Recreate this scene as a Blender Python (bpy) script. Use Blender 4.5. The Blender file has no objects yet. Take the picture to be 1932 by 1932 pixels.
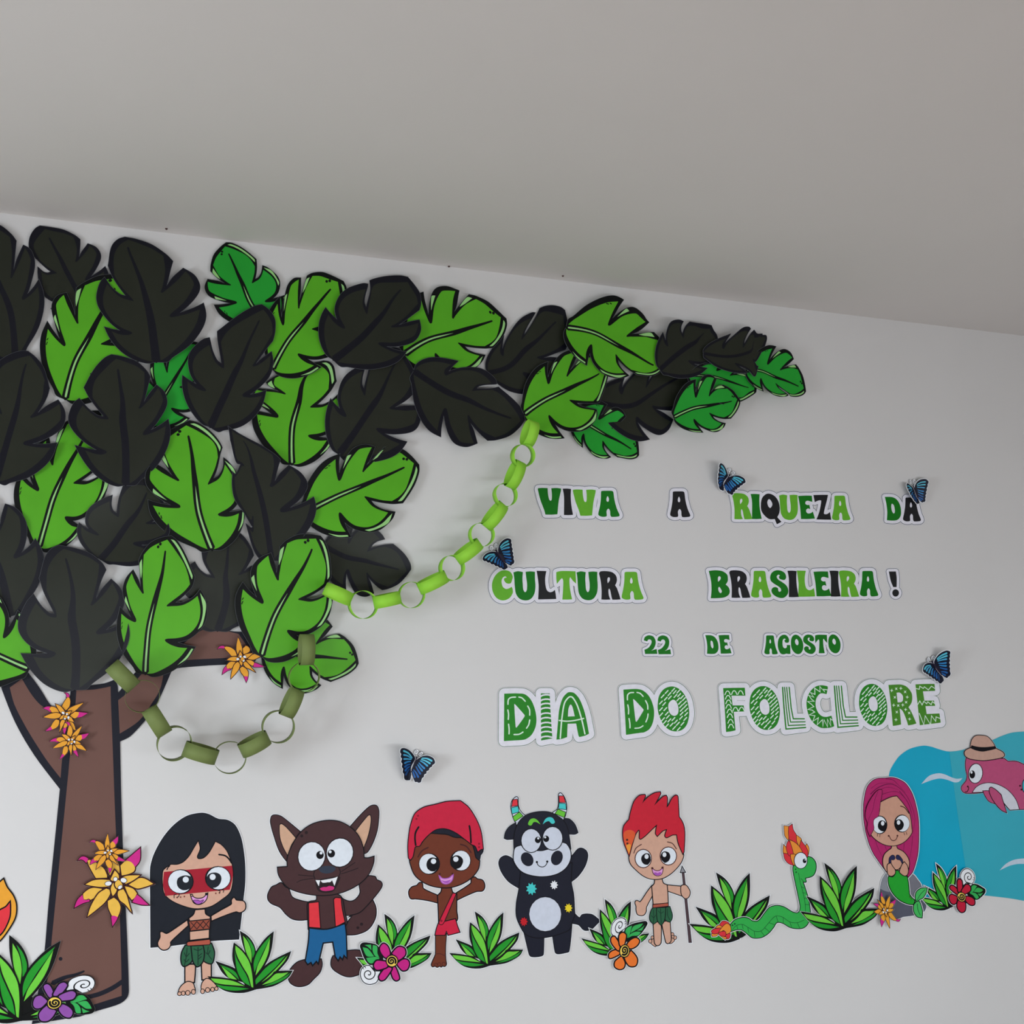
import bpy, math, random
import numpy as np
from mathutils import Vector, Matrix
from mathutils.geometry import delaunay_2d_cdt
random.seed(7)
C = bpy.context.scene.collection
sc = bpy.context.scene
# ---------------------------------------------------------------- camera
CAM = Vector((0.0, -3.42, 2.05)); YAW = math.radians(21.4); PITCH = math.radians(4.32); FPX = 1932.0
cd = bpy.data.cameras.new('camera'); cam = bpy.data.objects.new('camera', cd); C.objects.link(cam)
cam.location = CAM; cam.rotation_euler = (math.pi/2 + PITCH, 0, -YAW)
cd.sensor_fit = 'HORIZONTAL'; cd.sensor_width = 36; cd.lens = 36*FPX/1932.0; cd.clip_start = 0.02
sc.camera = cam
# ---------------------------------------------------------------- world, daylight, exposure
w = bpy.data.worlds.new('sky'); sc.world = w; w.use_nodes = True
w.node_tree.nodes['Background'].inputs[0].default_value = (0.78, 0.88, 1.0, 1); w.node_tree.nodes['Background'].inputs[1].default_value = 1.0
sc.view_settings.view_transform = 'Standard'; sc.view_settings.look = 'None'; sc.view_settings.gamma = 1
sc.view_settings.use_curve_mapping = False; sc.view_settings.exposure = 0.02
RX0, RX1, RY0, RZ1 = -3.2, 6.6, -4.7, 3.2           # room: left wall, right wall, back wall, ceiling height
def area(name, loc, direction, sx, sy, power, col):
    l = bpy.data.lights.new(name, 'AREA'); l.shape = 'RECTANGLE'; l.size = sx; l.size_y = sy; l.energy = power; l.color = col
    o = bpy.data.objects.new(name, l); C.objects.link(o); o.location = loc
    o.rotation_euler = Vector(direction).to_track_quat('-Z', 'Y').to_euler()
    return o
area('daylight_left_window', (RX0+0.06, -2.2, 1.0), (1, 0.05, -0.6), 1.3, 3.2, 165, (0.84, 0.93, 1.0))
area('daylight_back_window', (1.8, RY0+0.06, 0.9), (0, 1, -0.95), 6.5, 1.2, 250, (0.88, 0.95, 1.0))
# ---------------------------------------------------------------- helpers
def srgb(c):
    c = [v/255.0 for v in c]
    return tuple(v/12.92 if v <= 0.04045 else ((v+0.055)/1.055)**2.4 for v in c)
MATS = {}
def mat(name, rgb, rough=0.5, spec=0.14, var=0.04, scale=60.0, bump=0.0, bscale=200.0):
    if name in MATS: return MATS[name]
    m = bpy.data.materials.new(name); m.use_nodes = True; nt = m.node_tree; b = nt.nodes['Principled BSDF']
    b.inputs['Roughness'].default_value = rough; b.inputs['Specular IOR Level'].default_value = spec
    r, g, bl = srgb(rgb)
    tc = nt.nodes.new('ShaderNodeTexCoord'); n = nt.nodes.new('ShaderNodeTexNoise'); n.inputs['Scale'].default_value = scale; n.inputs['Detail'].default_value = 3
    nt.links.new(tc.outputs['Object'], n.inputs['Vector'])
    cr = nt.nodes.new('ShaderNodeValToRGB'); e = cr.color_ramp.elements
    e[0].position = 0.3; e[1].position = 0.7
    e[0].color = (r*(1-var), g*(1-var), bl*(1-var), 1); e[1].color = (min(1, r*(1+var)), min(1, g*(1+var)), min(1, bl*(1+var)), 1)
    nt.links.new(n.outputs['Fac'], cr.inputs[0]); nt.links.new(cr.outputs[0], b.inputs['Base Color'])
    if bump:
        n2 = nt.nodes.new('ShaderNodeTexNoise'); n2.inputs['Scale'].default_value = bscale; n2.inputs['Detail'].default_value = 4
        nt.links.new(tc.outputs['Object'], n2.inputs['Vector'])
        bp = nt.nodes.new('ShaderNodeBump'); bp.inputs['Strength'].default_value = bump; bp.inputs['Distance'].default_value = 0.002
        nt.links.new(n2.outputs['Fac'], bp.inputs['Height']); nt.links.new(bp.outputs[0], b.inputs['Normal'])
    MATS[name] = m; return m
PAL = dict(K=('ink_black', (14, 13, 20), 0.5, 0.12), W=('white_paper', (236, 238, 242)))
def col(k):
    v = PAL[k]; return mat(v[0], v[1], *(v[2:] if len(v) > 2 else ()))
ca, sa_ = math.cos(PITCH), math.sin(PITCH); cy_, sy_ = math.cos(YAW), math.sin(YAW)
def wall(P, h=0.0):
    """photograph pixels -> points of the plane lying h in front of the wall (world x, y, z)"""
    P = np.asarray(P, float).reshape(-1, 2)
    r = (P[:, 0]-966)/FPX; u = (966-P[:, 1])/FPX
    f = ca - sa_*u; z = u*ca + sa_
    x = f*sy_ + r*cy_; y = f*cy_ - r*sy_
    t = (-CAM.y - h)/y
    return np.stack([CAM.x + x*t, CAM.y + y*t, CAM.z + z*t], 1)
FR = [0.0, 0.0, 1.0]
def fr(x, y, s): FR[:] = [float(x), float(y), float(s)]
def parse(s):
    P = []; K = []
    for t in s.split():
        c = t.endswith('*'); t = t.rstrip('*'); a, b = t.split(','); P.append((float(a), float(b))); K.append(c)
    return np.array(P), K
def smooth(P, K, closed=True, n=5):
    """Catmull-Rom through the points, sharp at the starred ones"""
    N = len(P); out = []
    if N < 3: return np.array(P, float)
    for i in range(N if closed else N-1):
        p1, p2 = P[i], P[(i+1) % N]
        p0 = P[i-1] if (closed or i > 0) else p1
        p3 = P[(i+2) % N] if (closed or i+2 < N) else p2
        if K[i]: p0 = p1
        if K[(i+1) % N]: p3 = p2
        d = np.linalg.norm(p2-p1); m1 = (p2-p0)/2; m2 = (p3-p1)/2
        for m in (m1, m2):
            l = np.linalg.norm(m)
            if l > d: m *= d/l
        straight = K[i] and K[(i+1) % N]
        for k in range(1 if straight else n):
            t = k/float(n); t2 = t*t; t3 = t2*t
            out.append((2*t3-3*t2+1)*p1 + (t3-2*t2+t)*m1 + (-2*t3+3*t2)*p2 + (t3-t2)*m2)
    if not closed: out.append(P[-1])
    return np.array(out)
def path(s, closed=True, n=5):
    P, K = parse(s) if isinstance(s, str) else (np.asarray(s, float), [False]*len(s))
    Q = smooth(P, K, closed, n)
    return Q/FR[2] + np.array(FR[:2])
def normals(Q, closed):
    if closed: a = Q - np.roll(Q, 1, 0); b = np.roll(Q, -1, 0) - Q
    else:
        d = np.diff(Q, axis=0); a = np.vstack([d[:1], d]); b = np.vstack([d, d[-1:]])
    a = a/np.maximum(np.linalg.norm(a, axis=1, keepdims=True), 1e-9); b = b/np.maximum(np.linalg.norm(b, axis=1, keepdims=True), 1e-9)
    na = np.stack([-a[:, 1], a[:, 0]], 1); nb = np.stack([-b[:, 1], b[:, 0]], 1)
    m = na+nb; l = np.linalg.norm(m, axis=1, keepdims=True); m = m/np.maximum(l, 1e-6)
    c = np.clip((m*na).sum(1), 0.45, 1)
    return m/c[:, None]
def area2(Q): x, y = Q[:, 0], Q[:, 1]; return (x*np.roll(y, -1) - np.roll(x, -1)*y).sum()
def grow(Q, d):
    m = normals(Q, True); s = -1 if area2(Q) > 0 else 1
    return Q + m*s*d
def ribbon(Q, w0, w1=None, wm=None, closed=False):
    w1 = w0 if w1 is None else w1; m = normals(Q, closed)
    t = np.linspace(0, 1, len(Q))[:, None]
    w = w0*(1-t) + w1*t
    if wm is not None: w = w0*(1-t)*(1-2*t)*(t < .5) + w1*t*(2*t-1)*(t >= .5) + wm*4*t*(1-t) if False else np.where(t < .5, w0+(wm-w0)*2*t, wm+(w1-wm)*(2*t-1))
    L = Q + m*w/2; R = Q - m*w/2
    if closed: return [L, R]
    cap0 = Q[0] - (Q[1]-Q[0])/max(np.linalg.norm(Q[1]-Q[0]), 1e-9)*w[0]/2; cap1 = Q[-1] + (Q[-1]-Q[-2])/max(np.linalg.norm(Q[-1]-Q[-2]), 1e-9)*w[-1]/2
    return np.vstack([cap0[None], L, cap1[None], R[::-1]])
def winding(pts, poly):
    """nonzero winding number test, vectorised"""
    out = np.zeros(len(pts), bool)
    lo, hi = poly.min(0), poly.max(0); idx = np.where((pts >= lo).all(1) & (pts <= hi).all(1))[0]
    if not len(idx): return out
    p = pts[idx]; a = poly; b = np.roll(poly, -1, 0)
    px, py = p[:, :1], p[:, 1:]
    cr = (b[:, 0]-a[:, 0])*(py-a[:, 1]) - (px-a[:, 0])*(b[:, 1]-a[:, 1])
    up = (a[:, 1] <= py) & (b[:, 1] > py) & (cr > 0); dn = (a[:, 1] > py) & (b[:, 1] <= py) & (cr < 0)
    out[idx] = (up.sum(1) - dn.sum(1)) != 0
    return out
def mesh2d(name, shapes, h, parent, org, dz=None, grid=0, thick=0.0006, shade=False, cut=None, lift=None):
    """paint the shapes one over the other on ONE sheet of paper lying h in front of the wall"""
    V = []; E = []
    for k, Q in shapes:
        for q in (Q if isinstance(Q, list) else [Q]):
            i0 = len(V); V += [tuple(v) for v in q]; n = len(q)
            E += [(i0+i, i0+(i+1) % n) for i in range(n)]
    A = np.array(V)
    if grid:
        lo, hi = A.min(0), A.max(0)
        for gx in np.arange(lo[0]+grid/2, hi[0], grid):
            for gy in np.arange(lo[1]+grid/2, hi[1], grid): V.append((gx, gy))
    ov, oe, of, *_ = delaunay_2d_cdt([Vector(v) for v in V], E, [], 0, 0.02)
    P = np.array([(v.x, v.y) for v in ov]); T = np.array([list(f) for f in of if len(f) == 3])
    cen = P[T].mean(1); lab = np.full(len(T), -1)
    keys = []
    for k, Q in shapes:
        if k not in keys: keys.append(k)
        if isinstance(Q, list):
            ins = winding(cen, Q[0]) ^ winding(cen, Q[1])
        else: ins = winding(cen, Q)
        if k == '-': lab[ins] = -1
        else: lab[ins] = keys.index(k)
    if cut is not None: lab[winding(cen, cut)] = -1
    ok = lab >= 0; T = T[ok]; lab = lab[ok]
    a2 = (P[T[:, 1]]-P[T[:, 0]]); b2 = (P[T[:, 2]]-P[T[:, 0]]); cr = a2[:, 0]*b2[:, 1]-a2[:, 1]*b2[:, 0]
    T[cr > 0] = T[cr > 0][:, ::-1]                # pixel y runs down
    used = np.unique(T); mp = -np.ones(len(P), int); mp[used] = range(len(used)); T = mp[T]; P = P[used]
    d = dz(P) if dz is not None else np.zeros(len(P))
    W = wall(P, h + d)
    W -= np.array(org)
    T = T[:, ::-1]
    me = bpy.data.meshes.new(name); me.from_pydata([tuple(v) for v in W], [], [tuple(int(i) for i in t) for t in T])
    ks = [k for k in keys if k != '-']
    for k in ks: me.materials.append(col(k))
    rem = [ks.index(keys[l]) for l in lab]
    me.polygons.foreach_set('material_index', rem)
    if shade: me.polygons.foreach_set('use_smooth', [True]*len(T))
    me.update()
    o = bpy.data.objects.new(name, me); C.objects.link(o)
    if parent is not None: o.parent = parent
    else: o.location = org
    if thick:
        md = o.modifiers.new('paper_thickness', 'SOLIDIFY'); md.thickness = thick; md.offset = -1
    return o
def tag(o, label, cat, group=None):
    o['label'] = label; o['category'] = cat
    if group: o['group'] = group
def thing(name, label, cat, px, group=None, h=0.0):
    o = bpy.data.objects.new(name, None); C.objects.link(o); o.empty_display_size = 0.05
    o.location = tuple(wall([px], h)[0]); tag(o, label, cat, group); return o
class Art:
    """collects printed shapes of one cut-out part"""
    def __init__(s): s.S = []
    def f(s, c, p, ol=0, olc='K', closed=True, n=5):
        Q = path(p, True, n)
        if ol: s.S.append((olc, grow(Q, 1.4*ol/FR[2])))
        s.S.append((c, Q)); return s
    def l(s, c, p, w0, w1=None, wm=None, n=5):
        Q = path(p, False, n); k = FR[2]/1.2
        s.S.append((c, ribbon(Q, w0/k, None if w1 is None else w1/k, None if wm is None else wm/k))); return s
    def e(s, c, x, y, rx, ry=None, a=0, ol=0, olc='K', n=20):
        ry = rx if ry is None else ry; t = np.linspace(0, 2*math.pi, n, endpoint=False)
        def mk(rx, ry):
            X = np.stack([rx*np.cos(t), ry*np.sin(t)], 1); r = math.radians(a)
            X = X @ np.array([[math.cos(r), math.sin(r)], [-math.sin(r), math.cos(r)]])
            return (X + np.array([x, y]))/FR[2] + np.array(FR[:2])
        if ol: s.S.append((olc, mk(rx+1.3*ol, ry+1.3*ol)))
        s.S.append((c, mk(rx, ry))); return s
    def box(s, c, x0, y0, x1, y1, ol=0): return s.f(c, '%g,%g* %g,%g* %g,%g* %g,%g*' % (x0, y0, x1, y0, x1, y1, x0, y1), ol)
    def build(s, name, parent, h, thick=0.0005, **kw):
        return mesh2d(name, s.S, h, parent, parent.location, thick=thick, **kw)
    def solo(s, name, label, cat, h, group=None, thick=0.0005, **kw):
        allp = np.vstack([q if not isinstance(q, list) else q[0] for k, q in s.S]); c = (allp.min(0)+allp.max(0))/2
        o = mesh2d(name, s.S, h, None, wall([c], 0)[0], thick=thick, **kw); tag(o, label, cat, group); return o
def tps(src, dst, reg=1e-6):
    """thin plate spline taking src points to dst points"""
    src = np.asarray(src, float); dst = np.asarray(dst, float); n = len(src)
    def U(d2): return np.where(d2 > 0, d2*np.log(np.maximum(d2, 1e-12)), 0)
    sc_ = 1000.0; S = src/sc_
    if n < 4:
        A = np.hstack([S, np.ones((n, 1))]); M = np.linalg.lstsq(A, dst, rcond=None)[0]
        return lambda P: np.hstack([np.asarray(P)/sc_, np.ones((len(P), 1))]) @ M
    d2 = ((S[:, None]-S[None])**2).sum(2); K = U(d2) + np.eye(n)*reg; Pm = np.hstack([np.ones((n, 1)), S])
    L = np.zeros((n+3, n+3)); L[:n, :n] = K; L[:n, n:] = Pm; L[n:, :n] = Pm.T
    sol = np.linalg.solve(L, np.vstack([dst, np.zeros((3, 2))]))
    def f(P):
        Q = np.asarray(P, float)/sc_; k = U(((Q[:, None]-S[None])**2).sum(2))
        return k @ sol[:n] + np.hstack([np.ones((len(Q), 1)), Q]) @ sol[n:]
    return f
# ---------------------------------------------------------------- the room
def box_mesh(name, x0, y0, z0, x1, y1, z1, m, kind='structure', holes=None):
    v = [(x, y, z) for x in (x0, x1) for y in (y0, y1) for z in (z0, z1)]
    f = [(0, 1, 3, 2), (4, 6, 7, 5), (0, 4, 5, 1), (2, 3, 7, 6), (0, 2, 6, 4), (1, 5, 7, 3)]
    me = bpy.data.meshes.new(name); me.from_pydata(v, [], f); me.materials.append(m)
    o = bpy.data.objects.new(name, me); C.objects.link(o)
    if kind: o['kind'] = kind
    return o
m_wall = mat('painted_plaster', (218, 216, 215), 0.6, 0.25, 0.012, 2.2, 0.12, 90)
m_ceil = mat('ceiling_plaster', (222, 218, 215), 0.75, 0.2, 0.012, 1.3, 0.10, 60)
m_floor = mat('floor_tile', (136, 118, 108), 0.35, 0.4, 0.05, 3)
box_mesh('wall_back', RX0-0.1, 0, 0, RX1+0.1, 0.12, RZ1, m_wall)
box_mesh('ceiling', RX0-0.1, RY0-0.1, RZ1, RX1+0.1, 0.12, RZ1+0.1, m_ceil)
box_mesh('floor', RX0-0.1, RY0-0.1, -0.1, RX1+0.1, 0.12, 0, m_floor)
box_mesh('wall_left', RX0-0.12, RY0-0.1, 0, RX0, 0, RZ1, m_wall)
box_mesh('wall_right', RX1, RY0-0.1, 0, RX1+0.12, 0, RZ1, m_wall)
box_mesh('wall_front', RX0, RY0-0.12, 0, RX1, RY0, RZ1, m_wall)
# ---------------------------------------------------------------- the paper tree
PAL.update(Bk=('dark_paper_edge', (28, 29, 40), 0.5, 0.14), Br=('brown_paper', (112, 80, 72), 0.5, 0.14, 0.05, 6), G1=('leaf_green', (88, 172, 34), 0.42, 0.18, 0.06, 9),
    G2=('leaf_blue_green', (36, 158, 50), 0.4, 0.18, 0.06, 9), Gd=('leaf_dark', (38, 41, 32), 0.36, 0.2, 0.08, 8), Ge=('leaf_dark_edge', (17, 17, 27), 0.36, 0.2), Gw=('leaf_cut_edge', (84, 87, 92), 0.6, 0.2),
    Gk=('leaf_ink', (9, 12, 12), 0.45, 0.14), Gh=('leaf_highlight', (152, 208, 128), 0.45, 0.35))
tree = thing('paper_tree', 'big paper tree with brown trunk and overlapping bright green and near-black cut-out leaves', 'tree', (165, 1900))
fr(0, 0, 1)
G = lambda s, ox, oy, k: ' '.join('%.1f,%.1f%s' % (float(t.rstrip('*').split(',')[0])/k+ox, float(t.rstrip('*').split(',')[1])/k+oy, '*' if t.endswith('*') else '') for t in s.split())
g1 = lambda s: G(s, 0, 1240, 7); m2 = lambda s: G(s, 0, 1449, 4)
a = Art()
a.f('Bk', g1('25,430* 200,860 450,1290 790,1740*') + ' 107,1549 92,1699 84,1794 74,1860 60,1932* 150,1918* 180,1908 225,1894 241,1880 243,1858 239,1749 233,1624 229,1510 226.5,1399* 246,1389 274,1359 297,1326 324,1266* 300,1240* 262,1262 ' + g1('1560,470* 1550,360 1500,300* 1380,345 1190,370* 1100,300* 930,330* 930,440* 920,520 840,650 690,650 520,400 365,190* 250,190* 0,330*'))
a.f('Br', g1('130,400* 290,285* 430,510 580,660 870,760* 855,1000 820,1350 800,1595* 640,1390 480,1150 330,900 190,620'))
a.f('Br', g1('1010,435* 1250,425 1460,385* 1465,600 1485,1100 1510,1800') + ' ' + m2('875,500 900,1000 915,1500 918,1718* 690,1790* 300,1850* 365,1560 390,1300 430,900 480,400 520,0') + ' ' + g1('890,1700 920,1340 990,700'))
a.f('Br', '223,1321* 240,1307 275,1265 309,1268* 302,1300 287,1326 262,1360 226,1384*')
fr(0, 1640, 7)
a.l('Bk', '700,1500 850,1430 1000,1390 1110,1345', 55, 20); a.l('Bk', '1090,1700 1300,1650 1480,1570 1620,1480', 50, 50); a.e('Bk', 800, 1182, 25)
fr(0, 0, 1)
a.build('trunk', tree, 0.002, thick=0.0012)
b = Art(); b.f('Bk', '322,1268* 334,1261 388,1256 426,1254 480,1250* 500,1215* 470,1190* 450,1192 420,1189 390,1184* 340,1190* 310,1240*')
b.f('Br', '325,1247* 345,1215* 390,1186 450,1196* 478,1236* 430,1241 370,1244')
b.build('branch', tree, 0.003, thick=0.0012)
# ---- leaf template (traced once in its own units), landmarks, and every leaf's landmarks
TO = '30,1190 -20,1080 10,1000 75,775 200,580 335,460 500,392* 487,500 488,650* 530,540 600,410 665,330 745,285 850,268 965,300* 905,450 845,550* 930,465 1010,385 1085,308* 1180,300 1330,335 1450,430 1545,540* 1545,630 1500,770 1430,900 1330,1045* 1200,1055 1060,1040 910,1010* 960,1070 1080,1130 1230,1160* 1200,1240 1130,1320 1030,1395 920,1428 800,1420 690,1388 610,1340 560,1295* 600,1400 650,1495* 520,1500 380,1480 240,1430 120,1350 50,1270'
TF = '40,1060 75,960 165,760 290,590 440,465* 445,600 470,730 488,750 515,730 600,530 740,345 830,315 920,308* 860,430 795,622 808,637 850,590 1000,450 1170,335* 1280,370 1390,450 1475,520* 1440,650 1370,850 1290,950 1185,1018* 1050,1005 840,955 822,962 850,1000 920,1080 1010,1130 1135,1170* 1080,1240 1000,1310 900,1355 800,1362 690,1335 600,1270 520,1180 495,1166 482,1190 490,1260 520,1340 575,1422* 430,1415 280,1370 140,1295 70,1235 30,1150'
TH = ['1505,560* 1522,610 1490,730 1420,870 1322,1010 1265,1020* 1350,920 1430,780 1480,660', '1190,1180* 1150,1290 1080,1345 900,1415 825,1400* 950,1370 1060,1310 1140,1230', '345,1445* 480,1468 600,1466* 612,1486* 470,1490', '1120,340* 1010,430 930,480* 980,420 1060,345', '650,405* 580,520 540,590* 570,490 600,420']
TR = '1345,575 1130,675 960,745 780,822 450,960 180,1095 55,1165'
TRs = '780,822* 600,888 450,950 180,1082 50,1155 60,1175 190,1104 460,968 610,902'
LM = dict(R=(1345, 575), B=(55, 1165), a=(485, 748), b=(805, 632), c=(822, 960), d=(497, 1170), sa=(488, 650), sb=(845, 550), sc=(910, 1010), sd=(560, 1295),
    A=(500, 392), C=(965, 300), T1=(1085, 308), T=(1545, 540), T2=(1330, 1045), E=(1230, 1160), F=(650, 1495),
    fA=(440, 465), fC=(920, 308), fT1=(1170, 335), fT=(1475, 520), fT2=(1185, 1018), fE=(1135, 1170), fF=(575, 1422))
K1 = (0, 400, 3.864); K2 = (0, 850, 3.864); K3 = (380, 440, 3.864); K4 = (400, 840, 3.864); K5 = (750, 500, 4.83); K6 = (1050, 530, 3.864)
Q1 = (240, 780, 7); Q2 = (570, 800, 7); Q3 = (180, 430, 7)
LEAVES = [  # kind, mirrored, frame, landmarks; bottom of the pile first
 ('D', 1, K2, 'T1 1850,765 sb 1780,880 b 1740,905 c 1565,930 sc 1540,910 T2 1470,740 E 1420,810 B 1590,1300 R 1668,640 sa 1840,1030'),
 ('D', 1, K4, 'R 1360,905 b 1130,930 sb 1140,965 a 985,905 sa 980,935 T 1450,905 T1 1240,1055 C 1180,1080 T2 1320,720 c 1130,775 E 1260,685 B 830,740'),
 ('G', 0, K4, 'R 985,1560 b 760,1450 c 710,1610 d 525,1615 C 878,1322 T1 930,1375 T 1068,1590 T2 865,1725 E 795,1750 F 515,1775 B 385,1490'),
 ('D', 1, K1, 'T 290,100 T1 585,200 sb 575,330 C 640,230 sc 370,435 E 275,400 R 360,190 B 655,790 T2 222,300'),
 ('G', 0, K1, 'B 478,1348 a 472,978 b 568,812 A 345,795 fC 465,605 fT1 620,535 c 735,965 d 660,1178 fF 812,1245 R 835,560'),
 ('D', 1, K1, 'T1 120,210 b 80,480 C 170,240 a 165,640 A 283,490 B 110,1040 R -110,180'),
 ('G', 0, K2, 'B 290,690 a 280,295 b 385,105 c 535,240 d 475,485 fC 335,-70 fT1 490,-190 fA 155,205 fF 562,560'),
 ('D', 1, K2, 'C 38,388 b -10,590 a 105,785 sa 157,745 A 258,640 B 70,1190 R -250,450'),
 ('G', 0, K2, 'B 195,1585 d 25,1365 R -607,1176'),
 ('D', 1, K1, 'T1 362,1285 sb 275,1465 b 225,1495 C 425,1368 sa 235,1690 a 170,1690 R 190,1110 B -30,1945 T 205,1015'),
 ('H', 0, K1, 'B 1100,1536 R 1391,1017 b 1220,1170 d 1250,1430 a 1140,1288'),
 ('D', 1, K2, 'c 862,485 sc 850,455 E 820,325 T2 897,255 d 720,615 sd 645,570 F 577,525 b 1065,530 a 970,680 B 740,785 R 1070,310'),
 ('G', 0, Q1, 'R 808,300 B 1110,1775 a 700,1240 b 682,885 c 1068,940 d 1202,1335 fA 340,1218 fC 332,690 fT 780,158 fT2 1198,580 T2 1258,450 E 1270,580 fE 1290,675 fF 1475,1320'),
 ('D', 1, K1, 'b 1015,1430 a 1045,1625 sa 1100,1590 A 1228,1508 c 790,1510 sc 755,1490 d 775,1748 sd 705,1735 F 545,1700 B 915,1975 R 860,1150'),
 ('D', 1, Q3, 'T 390,120 T1 1025,440 sb 940,770 b 870,850 C 1160,530 a 990,1175 sa 1110,1125 A 1430,990 T2 165,500 c 500,965 E 120,650 d 480,1385 F 115,1305 B 800,1745 R 430,260'),
 ('D', 1, K2, 'R 480,790 B 545,1725 T1 775,870 C 810,935 b 665,1125 sb 700,1080 a 705,1335 sa 770,1310 c 410,1215 sc 395,1190 E 245,1045 T2 285,930 d 405,1478 sd 345,1478 F 150,1478 T 430,690'),
 ('G', 0, K2, 'R 1205,735 B 1060,1610 a 990,1248 b 1045,1040 c 1215,1135 d 1205,1380 fA 885,1190 fC 960,895 fT 1220,650 T2 1420,920 fT2 1385,975 fE 1440,1060 fF 1365,1440'),
 ('H', 0, K3, 'a 258,508 b 213,377 c 370,365 d 463,498 T 180,68 T2 400,190 T1 66,275 C 45,335 A 92,522 E 445,235 R 200,152 B 490,680'),
 ('G', 0, K3, 'a 558,1343 b 612,1172 c 793,1270 d 780,1475 T2 985,1078 E 1010,1160 fF 915,1510 C 410,1130 A 380,1290 B 660,1672 T 890,930'),
 ('G', 0, K3, 'T 1035,350 R 940,410 B 525,978 a 595,672 b 710,548 c 805,700 d 705,880 A 572,460 C 725,325 T1 770,310 fE 1005,705 fF 820,965'),
 ('D', 1, K3, 'E 60,760 c 160,985 sc 145,950 T2 115,715 b 375,965 sb 395,955 C 512,862 a 300,1185 A 473,1143 B 70,1400 R 420,640 d 32,1145 F -138,1035'),
 ('D', 1, K6, 'b 700,912 sb 725,935 C 850,1010 a 580,995 sa 590,1030 A 678,1155 F 500,690 sd 478,775 c 650,780 B 290,880 R 900,700'),
 ('H', 0, K6, 'B 118,986 R 543,1225 a 303,1008 b 403,1075 C 505,990 A 370,900 T 600,1270 T2 445,1285 c 335,1165 E 395,1285 d 200,1115 F 190,1215'),
 ('D', 1, K5, 'T 1525,412 T2 1295,395 E 1255,435 c 1130,680 sc 1155,635 sd 955,765 F 970,640 b 1275,840 a 1140,985 R 1440,520 B 840,980 T1 1530,770'),
 ('G', 0, K5, 'T 990,488 R 860,510 B 75,805 a 298,532 b 505,487 c 550,710 d 345,805 T1 650,268 fT1 715,310 C 563,232 fC 525,238 A 235,245 fT 940,478 T2 870,755 fT2 795,740 E 800,820'),
 ('D', 1, K3, 'c 1190,1185 E 1195,962 T2 1230,925 T1 1560,1150 b 1375,1275 sb 1410,1270 C 1580,1255 a 1275,1430 sa 1335,1460 A 1500,1520 B 1010,1600 R 1410,950'),
 ('G', 0, Q2, 'R 1345,575 B 55,1165 a 485,748 b 805,632 c 822,960 d 497,1170'),
 ('D', 1, K4, 'T 168,-105 T1 500,105 b 425,300 sb 458,262 C 560,145 a 500,485 sa 568,455 A 742,375 B 430,820 R 230,-30 T2 133,-40 E 150,190 c 235,150 d 300,520 sd 295,595 F 245,570'),
 ('G', 0, K4, 'R 728,760 B 365,1522 a 370,1155 b 483,983 c 628,1125 d 550,1350 fC 410,805 fA 225,1050 fT1 548,715 T 790,660 T2 868,965 fT2 815,1010 fE 835,1095 fF 660,1440'),
 ('D', 1, K3, 'R 1450,415 c 1205,590 b 1385,680 a 1290,805 T 1505,320 T2 1225,345 T1 1590,560 E 1215,370 C 1590,630 B 975,915 F 905,540'),
 ('D', 1, K5, 'a 430,1305 sa 420,1370 b 645,1370 sb 665,1440 C 728,1625 A 395,1568 T1 820,1600 T 1165,1400 c 680,1145 sc 720,1125 d 440,1005 sd 465,970 E 905,1085 F 555,875 T2 920,1110 R 1030,1395 B 165,975'),
 ('G', 0, K5, 'R 1835,992 B 1165,1352 a 1372,1085 b 1545,1015 c 1565,1232 d 1380,1370 A 1370,880 C 1648,775 fC 1620,795 fT1 1765,835 T 1925,945 fT 1905,945 E 1815,1320 fE 1795,1325 F 1520,1578'),
 ('G', 0, K6, 'R 705,615 B 85,340 A 490,138 fA 450,150 a 375,322 C 675,300 fC 648,300 b 512,405 T1 710,375 fT1 735,430 d 255,465 c 430,535 E 528,690 T2 587,685 T 775,640'),
 ('D', 1, K6, 'F 775,375 d 812,475 E 925,295 c 922,415 T2 970,298 T 1130,325 T1 1172,445 b 1060,512 a 960,585 R 1070,385 B 760,640'),
 ('H', 0, K6, 'B 975,690 R 1398,778 A 1215,605 a 1165,655 b 1265,690 T 1455,810 T2 1340,880 C 1345,645 T1 1410,695'),
 ('H', 0, K6, 'B 1390,655 R 1762,768 A 1600,478 a 1535,608 C 1728,570 b 1630,650 T1 1745,610 T 1817,805 T2 1705,840 c 1595,745 E 1690,832 d 1490,710'),
 ('D', 1, K6, 'F 1270,385 sd 1228,455 E 1415,350 T2 1440,358 T 1500,385 T1 1520,470 B 1080,530 R 1440,440 A 1395,672 C 1470,622 b 1430,570 a 1300,600'),
 ('H', 0, K6, 'R 1275,877 B 862,990 a 1012,850 b 1112,840 c 1112,963 d 1002,1007 A 1015,717 C 1165,715 T1 1215,758 T 1338,870 T2 1270,1003 E 1232,1038 F 1068,1105'),
]
fr(0, 0, 1)
tP = lambda s, c=True: smooth(*parse(s), closed=c, n=5)
T_out, T_fill, T_hi, T_rib, T_rs = tP(TO), tP(TF), [tP(s) for s in TH], tP(TR, False), tP(TRs)
T_dots = [Art().e('x', 1340, 460, 18).S[0][1], Art().e('x', 1382, 467, 19).S[0][1]]
T_tick = [tP('300,590 335,575', False), tP('345,555 370,548', False)]
ribpoly = ribbon(T_rib, 24, 92, 66)
levels = []
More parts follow.
